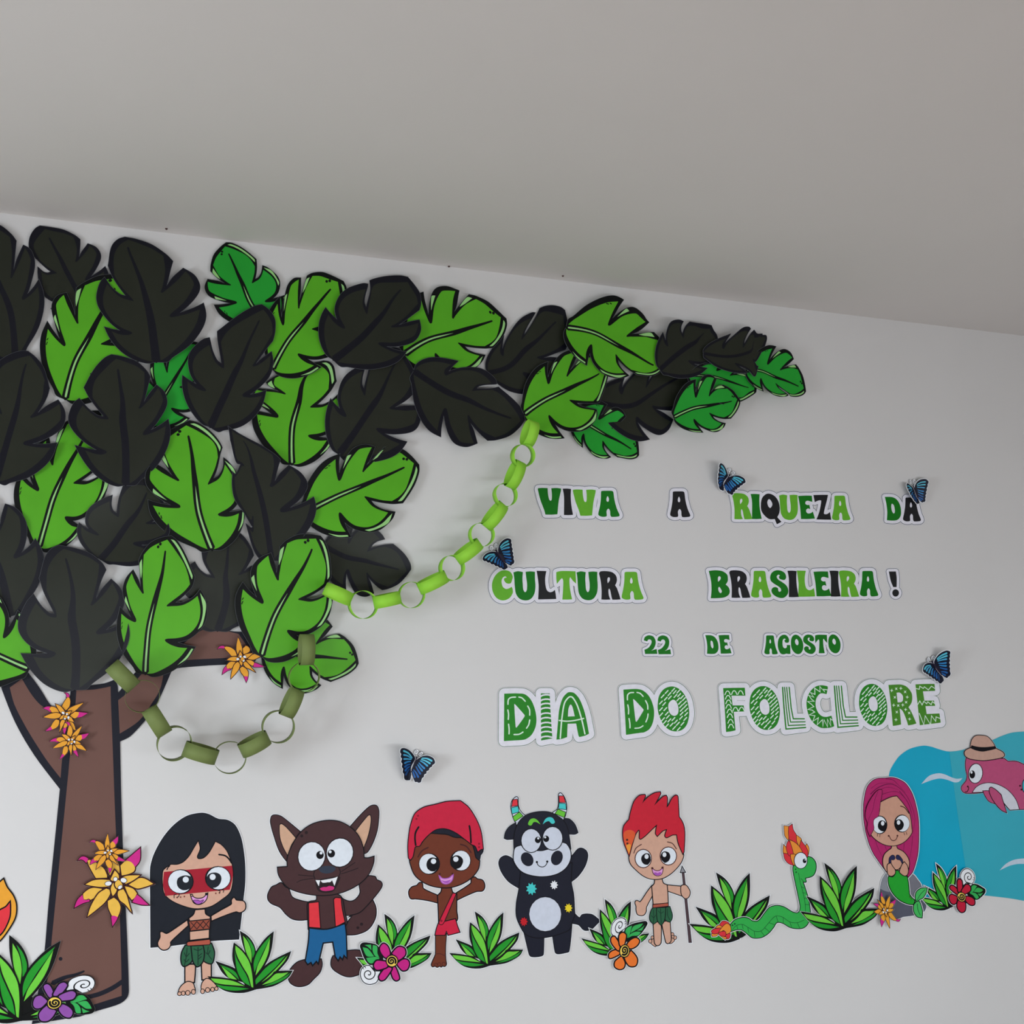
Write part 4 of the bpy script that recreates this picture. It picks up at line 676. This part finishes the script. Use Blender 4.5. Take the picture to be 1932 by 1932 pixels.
GLY = {
 'V': ('235,385* 300,378 405,383* 410,480 430,580 455,605 475,585 478,480 468,385* 560,380 640,390* 635,440 600,600 575,845* 470,852 365,850* 340,760 280,600 232,410', []),
 'I': ('668,390* 740,388 815,395* 810,520 820,680 850,855* 770,860 690,858* 692,700 690,520', []),
 'A': ('1345,440 1365,428 1450,426 1535,428 1560,450 1580,590 1620,740 1670,860 1650,885 1530,892 1507,860 1500,780 1470,745 1440,790 1445,870 1425,888 1350,888 1295,850 1320,720 1340,580', ['1460,523 1482,570 1478,610 1460,622 1440,605 1440,560']),
 'R': ('520,470* 540,437 620,428 740,445 810,500 830,570 820,630 798,670* 830,720 870,830 893,910* 820,915 750,915* 735,860 715,760 695,727 683,760 690,840 718,912* 640,915 562,912* 565,750 550,600', ['690,533 708,550 705,590 672,635* 665,590 670,550']),
 'B': ('160,440* 280,428 400,445 480,500 497,570 490,630 458,680* 510,730 530,800 510,860 440,905 320,920 195,922* 208,780 200,620', ['345,533 368,550 365,590 325,632* 320,590 325,550', '345,722 370,755 390,800 375,830 350,820 330,780 328,740']),
 'S': ('1240,540 1270,470 1340,430 1430,435 1500,480 1522,550 1500,595 1460,598 1410,580 1395,545 1412,520* 1385,505 1355,540 1380,590 1440,630 1520,690 1560,770 1550,850 1490,910 1420,918 1340,890 1280,840 1262,780 1290,735 1340,725 1380,745* 1385,790 1405,808 1432,790 1425,750 1380,710 1300,660 1250,610', []),
 'L': ('1050,720* 1135,722 1220,725* 1200,850 1205,970 1230,1060 1280,1095 1330,1085 1370,1055* 1385,1130 1395,1215* 1235,1220 1075,1222* 1085,1000 1070,850', []),
 'C': ('620,870 630,820 590,740 500,708 400,730 310,820 265,950 280,1090 350,1200 460,1240 570,1200 630,1110 628,1040 610,998* 560,1030 500,1035 450,990 432,900 455,840 495,815 525,835* 480,850* 475,880 510,930 560,945 600,930', []),
 'U': ('640,745* 720,725 808,740* 800,850 805,950 815,1050 845,1095 875,1060 880,950 865,830 855,735* 940,728 1020,735* 1020,850 1028,1000 1010,1120 950,1210 860,1240 750,1210 685,1120 665,1000 655,850', []),
 'T': ('1395,740* 1480,722 1600,722 1730,728* 1740,945* 1680,890 1640,835 1625,860 1625,950 1640,1080 1670,1222* 1585,1226 1500,1225* 1510,1080 1515,900 1495,850 1460,880 1405,950* 1395,850', []),
 'E': ('230,455* 360,448 485,450* 497,565* 470,560 410,545 372,560 365,600 400,625 440,622* 458,705* 420,690 385,710 383,755 420,785 470,775 505,748* 545,880* 415,888 285,888* 268,680 250,560', []),
 'Q': ('530,650 545,560 590,510 640,498 710,530 760,600 778,690 770,760 745,810* 800,872* 740,905* 712,835* 640,835 580,790 540,730', ['645,573 672,610 680,650 655,688 630,670 615,620 625,580']),
 'Z': ('1222,518* 1320,515 1415,515* 1400,590 1360,760 1400,770 1440,742* 1458,845* 1360,843 1262,840* 1300,740 1325,595 1290,590 1240,612*', []),
 'D': ('550,805* 740,810 860,870 940,990 978,1150 970,1300 900,1400 790,1430 605,1420* 615,1200 590,980', ['745,985 790,1030 815,1150 810,1220 780,1240 740,1180 722,1080 725,1010']),
 'G': ('820,480 825,430 790,370 735,350 670,380 635,450 628,540 645,620 680,680 730,695 780,680* 815,688 850,685* 845,530* 785,530* 785,570 755,588 725,570 712,520 715,450 740,418 770,430* 745,450 760,485 795,492', []),
 'O': ('865,450 890,380 940,350 1000,370 1050,430 1078,520 1070,620 1030,680 970,690 910,650 870,570', ['960,425 990,460 995,510 975,535 945,510 935,460']),
 '2': ('230,450* 250,390 320,360 400,385 438,460 430,540 400,600 360,630* 455,600* 470,688* 252,690* 240,615* 310,580 360,510 365,460 335,432 305,440 290,468*', []),
 '!': ('1558,450* 1682,450* 1697,560 1695,725* 1635,725* 1590,610', [])}
def rs(s, n=4):
    P, K = parse(s); return smooth(P, K, True, n)
GLQ = {k: (rs(a), [rs(h) for h in hs]) for k, (a, hs) in GLY.items()}
def to_px(Q, F_): return Q/F_[2] + np.array(F_[:2])
def word(F_, letters, label, border, h=0.0015, names='letter'):
    c = []; backs = []
    for g, k, x0, y0, x1, y1 in letters:
        o, hs = GLQ[g]; lo, hi = o.min(0), o.max(0)
        f = lambda Q: to_px((Q-lo)/(hi-lo)*np.array([x1-x0, y1-y0]) + np.array([x0, y0]), F_)
        c.append((g, k, f(o), [f(q) for q in hs]))
    P = np.vstack([q for _, _, q, _ in c]); m = (P.min(0)+P.max(0))/2
    t = thing('word_cutout', label, 'lettering', tuple(m), 'printed words of the heading')
    b = border/F_[2]; S = [('To', grow_round(q, b+1.0)) for _, _, q, _ in c] + [('Tp', grow_round(q, b)) for _, _, q, _ in c]
    if letters[0][0] == '!': e = Art(); FRs = list(FR); fr(*F_); E1 = Art().e('Tk', 1677, 828, 59, 65).S[0][1]; fr(*FRs); S = [S[0], ('To', grow_round(E1, b+1.0)), S[1], ('Tp', grow_round(E1, b))]; c.append(('!', 'Tk', E1, []))
    mesh2d('paper_backing', [('Tp', grow_round(q, b+1.7)) for _, _, q, _ in c] + S, h, t, t.location, thick=0.0008)
    for g, k, q, hs in c:
        mesh2d('letter', [(k, q)] + [('Tp', x) for x in hs], h+0.0006, t, t.location, thick=0.0003)
g_, l_, k_ = 'Tg_', 'Tl', 'Tk'
W1 = (990, 880, 9.333)
word(W1, [('V', g_, 230, 378, 640, 850), ('I', k_, 668, 390, 850, 858), ('V', l_, 848, 405, 1250, 870), ('A', g_, 1295, 428, 1670, 890)], 'paper word reading VIVA in green, black and lime letters', 58)
word((1200, 860, 9.333), [('A', k_, 600, 625, 955, 1082)], 'single black letter A on white paper, between two words of the top row', 55)
word((1360, 860, 7), [('R', l_, 148, 492, 415, 838), ('I', g_, 393, 503, 540, 835), ('Q', k_, 528, 498, 800, 905), ('U', l_, 768, 512, 1018, 848), ('E', g_, 1020, 525, 1243, 835), ('Z', k_, 1222, 515, 1458, 845), ('A', l_, 1468, 525, 1710, 853)], 'paper word reading RIQUEZA in lime, green and black letters', 40)
word((1630, 880, 14), [('D', g_, 550, 803, 980, 1432), ('A', k_, 1032, 818, 1505, 1455)], 'paper word reading DA at the right end of the top row', 78)
word((900, 1000, 9.333), [('C', l_, 262, 708, 632, 1240), ('U', g_, 640, 725, 1028, 1240), ('L', k_, 1050, 718, 1395, 1222), ('T', l_, 1395, 720, 1745, 1225), ('U', g_, 1752, 727, 2125, 1237), ('R', k_, 2147, 722, 2527, 1227), ('A', l_, 2547, 735, 2932, 1229)], 'paper word reading CULTURA, left word of the second row', 60)
word((1510, 1030, 9.333), [('B', g_, -1613, 428, -1243, 922), ('R', k_, -1253, 428, -880, 915), ('A', l_, -868, 438, -513, 912), ('S', g_, -533, 428, -211, 918), ('I', k_, -228, 435, -28, 903), ('L', l_, -64, 433, 260, 896), ('E', g_, 230, 448, 545, 888), ('I', k_, 512, 435, 710, 893), ('R', l_, 675, 432, 1035, 897), ('A', g_, 1048, 440, 1372, 890)], 'paper word reading BRASILEIRA, right word of the second row', 56)
word((1510, 1030, 9.333), [('!', k_, 1558, 450, 1697, 725)], 'black paper exclamation mark at the end of the second row', 45)
word((1190, 1160, 9.333), [('2', g_, 230, 360, 470, 690), ('2', g_, 468, 362, 710, 695)], 'small paper number 22 in green digits', 40)
word((1190, 1160, 9.333), [('D', g_, 1312, 358, 1545, 690), ('E', g_, 1545, 355, 1775, 683)], 'small paper word reading DE in green letters, between the number and the month', 38)
word((1400, 1160, 9.333), [('A', g_, 392, 362, 628, 697), ('G', g_, 628, 350, 852, 697), ('O', g_, 860, 350, 1078, 692), ('S', g_, 1075, 347, 1297, 690), ('T', g_, 1285, 350, 1500, 677), ('O', g_, 1518, 345, 1735, 677)], 'small paper word reading AGOSTO in green letters', 40)
# ---- patterned letters of the lowest row
def pline(s, w, F_, k='Tm'):
    P, K = parse(s); return (k, ribbon(to_px(smooth(P, K, False, 4), F_), w/F_[2]))
def pat(F_, outline, holes, marks, base='Ts'):
    return (to_px(rs(outline), F_), [(base, to_px(rs(outline), F_))] + [('Tp', to_px(rs(x), F_)) for x in holes] + marks)
def pword(label, parts, border):
    P = np.vstack([o for o, _ in parts]); m = (P.min(0)+P.max(0))/2
    t = thing('word_cutout', label, 'lettering', tuple(m), 'printed words of the heading')
    S = [('Tp', grow_round(o, border+1.9)) for o, _ in parts] + [('Tq', grow_round(o, border+1.1)) for o, _ in parts] + [('Tp', grow_round(o, border)) for o, _ in parts]
    mesh2d('paper_backing', S, 0.003, t, t.location, thick=0.0008)
    for o, s in parts: mesh2d('letter', s, 0.0037, t, t.location, thick=0.0003)
FD = (930, 1260, 9.333); FO = (1150, 1260, 9.333); FF = (1350, 1260, 9.333); FC_ = (1500, 1240, 9.333); FE_ = (1640, 1210, 9.333)
dD = [pline(s, 23, FD) for s in ('265,645 272,560 320,522 400,515', '455,515 510,530 570,590', '610,670 645,740 647,835', '648,915 630,1000 590,1065', '530,1130 460,1170 370,1175', '262,740 275,820 270,910', '275,990 285,1080 283,1165')]
D1 = pat(FD, '198,455* 330,450 440,450 560,465 660,550 730,700 765,880 750,1040 680,1180 580,1255 500,1272 350,1280 193,1290*', ['375,640 392,645 555,830 555,860 415,1052 400,1040'], dD)
I1 = pat(FD, '843,450* 1000,450* 1010,700 1047,1243* 848,1280* 845,900', [], [('Tp', ribbon(to_px(np.array([[830, y+28], [870, y+2], [920, y-8], [970, y-8], [1060, y+12]], float), FD), 27/9.333)) for y in (482, 560, 635, 712, 805, 885, 970, 1048, 1128, 1215)])
A1 = pat(FD, '1118,1265* 1145,960 1170,720 1230,530 1310,440 1370,428 1440,450 1530,560 1620,800 1692,1160* 1620,1195 1520,1218* 1505,1190 1465,980* 1315,985* 1305,1220* 1210,1252', ['1365,645 1400,690 1440,853* 1320,858* 1330,720'], [pline('1185,1240 1215,880 1260,620 1340,515 1400,520 1480,650 1560,900 1620,1165', 25, FD), pline('1165,925 1300,940 1450,925 1600,890', 22, FD)])
pword('patterned paper word reading DIA, left word of the lowest row', [D1, I1, A1], 10)
dD2 = [pline(s, 22, FO) for s in ('315,565 318,480 360,440 425,435', '480,432 540,450 592,505', '632,575 668,650 673,730', '678,810 668,880 638,955', '590,1020 530,1055 445,1065', '320,650 335,730 333,815', '342,890 358,980 360,1060')]
D2 = pat(FO, '243,383* 460,372 580,395 690,490 760,640 785,800 760,970 700,1080 610,1135 560,1142 290,1180* 270,800', ['415,555 435,560 595,730 595,755 480,945 460,940'], dD2)
ODOT = ((1005, 425), (1120, 388), (1147, 427), (1213, 415), (935, 500), (1055, 462), (1160, 495), (1225, 480), (1275, 515), (1310, 550), (988, 545), (1062, 523), (1210, 555), (905, 610), (960, 637), (1240, 615), (1325, 613), (1258, 675), (1335, 675), (905, 728), (982, 727), (1272, 737), (1350, 740), (910, 820), (1007, 805), (1270, 805), (1348, 815), (1027, 862), (1258, 880), (1333, 900), (943, 905), (1052, 925), (1125, 902), (975, 955), (1167, 947), (1012, 1015), (1092, 1000), (1203, 985), (1283, 985), (1137, 1057), (1217, 1077))
OO = rs('848,640 870,500 940,390 1040,335 1150,335 1260,400 1350,530 1395,700 1400,850 1360,1000 1280,1090 1160,1120 1050,1090 950,1000 880,860 850,740'); OH = rs('1110,563 1170,590 1210,690 1205,800 1150,845 1080,820 1040,740 1040,630')
def big_o(F_, x0, y0, x1, y1):
    f = lambda Q: to_px((np.asarray(Q, float)-[848, 335])/[552, 785]*[x1-x0, y1-y0]+[x0, y0], F_)
    return (f(OO), [('Ts', f(OO)), ('Tp', f(OH))] + [('Tm', ribbon(f([(x-26, y+28), (x+26, y-28)]), 20/9.333)) for x, y in ODOT])
pword('patterned paper word reading DO, middle word of the lowest row', [D2, big_o(FO, 848, 335, 1400, 1120)], 9.3)
ar = lambda x, y: ('Tm', ribbon(to_px(smooth(np.array([[x-48, y+45], [x-24, y-8], [x, y-22], [x+24, y-8], [x+48, y+45]], float), [False]*5, False, 3), FF), 16/9.333))
F1 = pat(FF, '132,357* 330,352 515,350* 525,490* 280,490* 300,662* 495,662* 512,768* 320,775* 353,1100* 270,1120 185,1130* 160,700', [], [ar(x, y) for x, y in ((212, 430), (220, 508), (228, 588), (230, 668), (248, 750), (254, 832), (265, 930), (272, 1015), (328, 425), (440, 425), (350, 718), (458, 715))])
def big_l(F_, x0, y0, x1, y1):
    f = lambda Q: to_px((np.asarray(Q, float)-[1170, 340])/[420, 755]*[x1-x0, y1-y0]+[x0, y0], F_)
    o = f([(1170, 340), (1305, 340), (1365, 890), (1560, 888), (1590, 1048), (1230, 1095), (1200, 700)])
    ls = [((1180, 342), (1205, 700), (1240, 1078), (1588, 1050), 24), ((1215, 342), (1245, 700), (1282, 1016), (1582, 1003), 20), ((1252, 342), (1285, 700), (1320, 955), (1578, 950), 20), ((1296, 342), (1330, 700), (1368, 897), (1565, 897), 22)]
    return (o, [('Tp', o)] + [('Ts', ribbon(f([a, b, c, d]), w_/9.333)) for a, b, c, d, w_ in ls])
CZ = '570,575* 500,565* 520,610* 435,515* 440,610* 345,545* 350,655* 270,620* 330,705* 240,670* 290,740* 335,775* 220,780* 290,830* 330,870* 225,920* 300,930* 345,965* 250,1015* 350,1030* 310,1130* 410,1065* 390,1190* 480,1100* 490,1225* 510,1100* 570,1225* 570,1090* 630,1210* 620,1080* 655,1110*'
C1 = pat(FC_, '575,520 560,508 450,493 340,530 250,630 205,760 205,880 240,1020 310,1140 400,1215 480,1248 620,1240 690,1215* 665,1120 640,1028* 560,1050 480,1040 410,980 365,870 365,760 400,680 460,635 555,650* 575,560', [], [pline(CZ, 14, FC_)])
st = lambda x, y, a=0: ('Tm', to_px(np.array([[x + (34 if i % 2 == 0 else 11)*math.cos(math.radians(45*i+a)), y + (36 if i % 2 == 0 else 12)*math.sin(math.radians(45*i+a))] for i in range(8)]), FE_))
R1 = pat(FE_, '338,768* 450,762 560,762 660,800 740,900 757,1000 740,1090 690,1160* 740,1240 830,1445* 760,1468 685,1480* 650,1370 590,1230 535,1180* 560,1465* 490,1480 415,1490* 380,1100', ['480,905* 540,905 590,960 590,1040 560,1070 500,1075*'], [st(x, y, a) for x, y, a in ((395, 865, 10), (475, 835, 40), (555, 828, 5), (632, 890, 45), (450, 985, 40), (668, 982, 5), (648, 1072, 45), (430, 1125, 5), (510, 1130, 40), (590, 1120, 5), (640, 1200, 10), (485, 1245, 40), (702, 1262, 40), (470, 1380, 5), (710, 1368, 5))], 'Tr')
E1_ = pat(FE_, '813,758* 980,750 1148,750* 1160,872* 945,880* 970,1045* 1140,1043* 1160,1137* 990,1140* 1010,1280* 1235,1270* 1258,1432* 890,1477* 850,1100', [], [pline(s, w_, FE_) for s, w_ in (('820,830* 880,845* 890,790* 950,830* 970,800* 1040,855* 1095,790* 1155,830*', 14), ('855,1110* 890,1050* 930,1120* 960,1055* 1010,1100* 1030,1065* 1090,1115* 1110,1060* 1160,1100*', 14), ('880,1265* 960,1470* 985,1310* 1080,1470* 1095,1310* 1170,1410* 1175,1330* 1250,1360*', 15))], 'Tr')
pword('patterned paper word reading FOLCLORE, right word of the lowest row', [F1, big_o(FF, 598, 328, 1130, 1095), big_l(FF, 1170, 340, 1590, 1095), C1, big_l(FC_, 683, 503, 1118, 1250), big_o(FC_, 1128, 475, 1622, 1210), R1, E1_], 9.0)
# ---------------------------------------------------------------- butterflies with raised wings
PAL.update(Nb=('butterfly_black', (26, 28, 44), 0.45, 0.15), Bo=('butterfly_body', (44, 30, 54), 0.45, 0.15), c0=('wing_cyan', (92, 196, 220), 0.4, 0.2), c1=('wing_light_blue', (74, 168, 212), 0.4, 0.2), c2=('wing_blue', (52, 134, 196), 0.4, 0.2), c3=('wing_deep_blue', (36, 98, 170), 0.4, 0.2), c4=('wing_navy', (30, 70, 124), 0.4, 0.2))
BM = dict(H=(340, 365), T=(500, 580), Rt=(590, 150), Rb=(600, 625), Lt=(100, 500), Lb=(480, 697), c1=(335, 275), c2=(255, 318))
fr(0, 0, 1)
RW = path('372,330 400,245 450,185 530,145 592,160 606,190 603,225 615,250 612,300 628,330 622,375 640,400 633,440 648,470 645,510 660,555 645,590 620,605 600,625 560,612 490,570* 430,480 380,410')
LW = path('330,385 240,383 160,415 105,475 98,520 130,550 160,548 190,575 225,572 255,605 295,605 325,635 360,635 390,665 425,668 455,695 485,698 515,680 540,655 520,600* 440,530 380,440')
RC = [('c0', '410,300 470,235 545,195'), ('c0', '420,320 490,275 560,245'), ('c1', '430,345 500,320 565,305'), ('c2', '450,385 510,385 570,375'), ('c2', '465,420 520,428 578,430'), ('c3', '480,465 540,480 592,487'), ('c3', '500,530 550,530 600,545'), ('c3', '510,555 540,570 570,585')]
LC = [('c0', '300,425 210,440 145,490'), ('c1', '310,440 240,470 195,518'), ('c1', '320,455 280,500 250,545'), ('c2', '350,480 325,520 315,568'), ('c3', '390,512 370,550 365,598'), ('c3', '420,542 410,580 412,625'), ('c4', '450,570 450,610 455,652')]
BDY = path('318,372 350,358 400,410 480,510 502,575 470,565 400,505 335,420')
def butterfly(F_, lms, label, lift, h=0.006, dark=False):
    tk = lms.split(); src = [BM[n] for n in tk[0::2]]; dst = [tuple(float(v) for v in t.split(',')) for t in tk[1::2]]; dst = [(x/F_[2]+F_[0], y/F_[2]+F_[1]) for x, y in dst]
    f = tps(src, dst, 1e-3); k = np.linalg.norm(np.subtract(dst[2], dst[4]))/603.0
    Hp, Tp_ = f([BM['H']])[0], f([BM['T']])[0]; ax = (Tp_-Hp)/np.linalg.norm(Tp_-Hp); nn = np.array([-ax[1], ax[0]])
    t = thing('butterfly_cutout', label, 'butterfly', tuple((Hp+Tp_)/2), 'blue paper butterflies with raised wings')
    A = lambda S: S
    fq = lambda s: f(path(s, False))
    for side, (W_, Cc) in enumerate(((RW, RC), (LW, LC))):
        dz = lambda P, s=side: np.abs((P-Hp) @ nn)*0.0019*(lift[s])
        S = [('W', grow(f(W_), 1.1)), ('Nb', f(W_))]
        for c, s in Cc: S.append((c, ribbon(fq(s), 16*k, 34*k)))
        mesh2d('wing', S, h, t, t.location, dz=dz, grid=12, thick=0.0005, shade=True)
    mesh2d('body', [('Nb', grow(f(BDY), 0.8)), ('Bo', f(BDY))], h+0.0008, t, t.location, thick=0.001)
    for c in ('c1', 'c2'):
        x, y = BM[c]; e = Art().e('W', x, y, 34, 42).S[0][1]
        sp = spiral(x, y, 24, 6, 1.1, 90, 7, 7)
        S = [('Nb', grow(f(e), 5*k)), ('W', f(e)), ('Nb', f(sp)), ('Nb', f(ribbon(np.array([[x, y+20], [322, 372]], float), 7)))]
        mesh2d('antenna', S, h+0.0004, t, t.location, thick=0.0003)
butterfly((900, 1000, 9.333), 'H 340,365 T 500,580 Rt 590,150 Rb 600,625 Lt 100,500 Lb 480,697 c1 335,275 c2 255,318', 'blue paper butterfly at the upper left of the word CULTURA', (0.6, 0.35))
butterfly((1200, 860, 9.333), 'H 1640,345 T 1540,525 Rt 1935,450 Rb 1620,660 Lt 1490,135 Lb 1475,585 c1 1708,305 c2 1640,250', 'blue paper butterfly at the upper left of the word RIQUEZA', (0.5, 1.0))
butterfly((1630, 880, 14), 'H 1300,535 T 1430,870 Rt 1700,370 Rb 1540,955 Lt 1125,490 Lb 1400,985 c1 1320,400 c2 1222,410', 'blue paper butterfly over the upper right corner of the word DA', (0.5, 1.1))
butterfly((1640, 1210, 9.333), 'H 1110,365 T 1268,590 Rt 1420,165 Rb 1370,645 Lt 945,500 Lb 1255,740 c1 1125,285 c2 1040,320', 'blue paper butterfly at the upper right end of the word FOLCLORE', (0.8, 0.5))
butterfly((720, 1380, 7.913), 'H 520,395 T 440,605 Rt 805,450 Rb 500,755 Lt 300,255 Lb 350,718 c1 583,335 c2 518,308', 'blue paper butterfly alone on the wall above the wolf and the red capped boy', (0.55, 0.9))
# ---------------------------------------------------------------- paper chains of interlocking rings
PAL.update(Cl=('chain_lime', (150, 214, 66), 0.55, 0.15, 0.05, 14), Ck=('chain_olive', (116, 130, 76), 0.55, 0.15, 0.06, 14))
def ring_mesh(name, r, wd, m, squash=1.0, n=40):
    """a strip of paper bent into a closed ring, its axis along local z"""
    V = []; Fc = []; th = 0.0005
    for i in range(n):
        a = 2*math.pi*i/n; rr = r*(1+0.02*math.sin(2*a+r*900)); ov = 0.0012*(i/n)
        c, s = math.cos(a), math.sin(a)*squash
        for R_ in (rr+ov, rr+ov-th):
            for z in (-wd/2, wd/2): V.append((R_*c, R_*s, z))
    for i in range(n):
        a = 4*i; b = 4*((i+1) % n)
        Fc += [(a, b, b+1, a+1), (a+2, a+3, b+3, b+2), (a+1, b+1, b+3, a+3), (a, a+2, b+2, b)]
    me = bpy.data.meshes.new(name); me.from_pydata(V, [], Fc); me.materials.append(m)
    me.polygons.foreach_set('use_smooth', [i % 4 < 2 for i in range(len(Fc))]); me.update(); return me
def chain(label, kmat, links, hc, px):
    t = thing('paper_chain', label, 'paper chain', px); m = col(kmat)
    for i, (kind, x, y, a, b, wd) in enumerate(links):
        c = wall([(x, y)], hc)[0]
        sc_ = np.linalg.norm(wall([(x+1, y)], hc)[0]-wall([(x-1, y)], hc)[0])*0.5; sv = abs(wall([(x, y+1)], hc)[0][2]-wall([(x, y-1)], hc)[0][2])*0.5
        if kind == 'o':      # ring facing the room
            rx = a*sv; o = bpy.data.objects.new('link', ring_mesh('link', rx, wd*sv, m)); C.objects.link(o)
            # axis along the wall normal, tilted a little
            R = Matrix.Rotation(math.pi/2 + math.radians(random.uniform(-5, 5)), 4, 'X') @ Matrix.Rotation(math.radians(random.uniform(-5, 5)), 4, 'Y') @ Matrix.Rotation(random.uniform(0, 6), 4, 'Z')
        else:                # strap lying along the chain; (a, b) is its half direction in pixels
            p0 = wall([(x-a, y-b)], hc+0.0)[0]; p1 = wall([(x+a, y+b)], hc)[0]; d = Vector(p1-p0); r = d.length/2
            o = bpy.data.objects.new('link', ring_mesh('link', r, wd*sv, m, squash=0.82)); C.objects.link(o)
            X = d.normalized(); Y = Vector((0, 1, 0)); Z = X.cross(Y).normalized()
            R = Matrix((X, Y, Z)).transposed().to_4x4()
        o.parent = t; o.matrix_local = Matrix.Translation(Vector(c)-t.location) @ R
s5 = 3.957
def L5(ox, oy): return lambda kind, x, y, *r: (kind, ox+x/s5, oy+y/s5) + ((r[0]/s5, 0, r[1]/s5) if kind == 'o' else (r[0]/s5, r[1]/s5, r[2]/s5))
a2, a3, a4 = L5(600, 1020), L5(790, 780), L5(770, 940)
chain('lime green paper chain hanging from the long branch down to the big leaf', 'Cl',
    [a2('s', 150, 400, 100, 45, 95), a2('o', 335, 478, 104, 92), a2('s', 515, 443, 100, -22, 92), a2('o', 697, 405, 96, 88), a2('s', 855, 312, 98, -50, 90), a4('o', 325, 520, 92, 85), a4('s', 450, 397, 82, -65, 85), a4('o', 548, 272, 90, 82),
     a4('s', 645, 130, 62, -85, 82), a3('o', 645, 610, 86, 80), a3('s', 718, 457, 38, -96, 80), a3('o', 777, 315, 84, 78), a3('s', 828, 150, 22, -92, 80)], 0.105, (820, 1090))
a5, a6 = L5(190, 1210), L5(370, 1180)
chain('olive green paper chain looping between the trunk and the lowest leaf', 'Ck',
    [a5('s', 165, 260, 85, 85, 118), a5('o', 310, 410, 120, 92), a5('s', 420, 597, 62, 98, 118), a5('o', 548, 760, 124, 92), a5('s', 745, 832, 120, 34, 110), a6('o', 250, 985, 118, 90), a6('s', 435, 885, 106, -56, 108), a6('o', 612, 755, 118, 90),
     a6('s', 712, 577, 46, -104, 105), a6('o', 805, 385, 112, 88), a6('s', 824, 180, 3, -115, 100)], 0.105, (430, 1430))
# ---------------------------------------------------------------- nail holes along the ceiling edge
def ceil_pt(x, y):
    r = (x-966)/FPX; u = (966-y)/FPX; f = ca - sa_*u; z = u*ca + sa_; X = f*sy_ + r*cy_; Y = f*cy_ - r*sy_; t = (RZ1-CAM.z)/z
    return (CAM.x+X*t, CAM.y+Y*t, RZ1)
m_nail = mat('nail_rust', (70, 44, 40), 0.6, 0.3)
for x, y, lb in ((314, 431, 'small rusty nail in the ceiling edge, leftmost of three'), (847, 502, 'small rusty nail in the ceiling edge, middle of three'), (1062, 520, 'small rusty nail in the ceiling edge, rightmost of three')):
    p = ceil_pt(x, y); r = 0.0045; n = 10
    V = [(r*math.cos(2*math.pi*i/n), r*math.sin(2*math.pi*i/n), 0) for i in range(n)] + [(r*.6*math.cos(2*math.pi*i/n), r*.6*math.sin(2*math.pi*i/n), -0.004) for i in range(n)] + [(0, 0, -0.005)]
    Fc = [(i, (i+1) % n, n+(i+1) % n, n+i) for i in range(n)] + [(n+i, n+(i+1) % n, 2*n) for i in range(n)]
    me = bpy.data.meshes.new('nail'); me.from_pydata(V, [], Fc); me.materials.append(m_nail); o = bpy.data.objects.new('nail', me); C.objects.link(o); o.location = p; tag(o, lb, 'nail', 'nails along the ceiling edge')
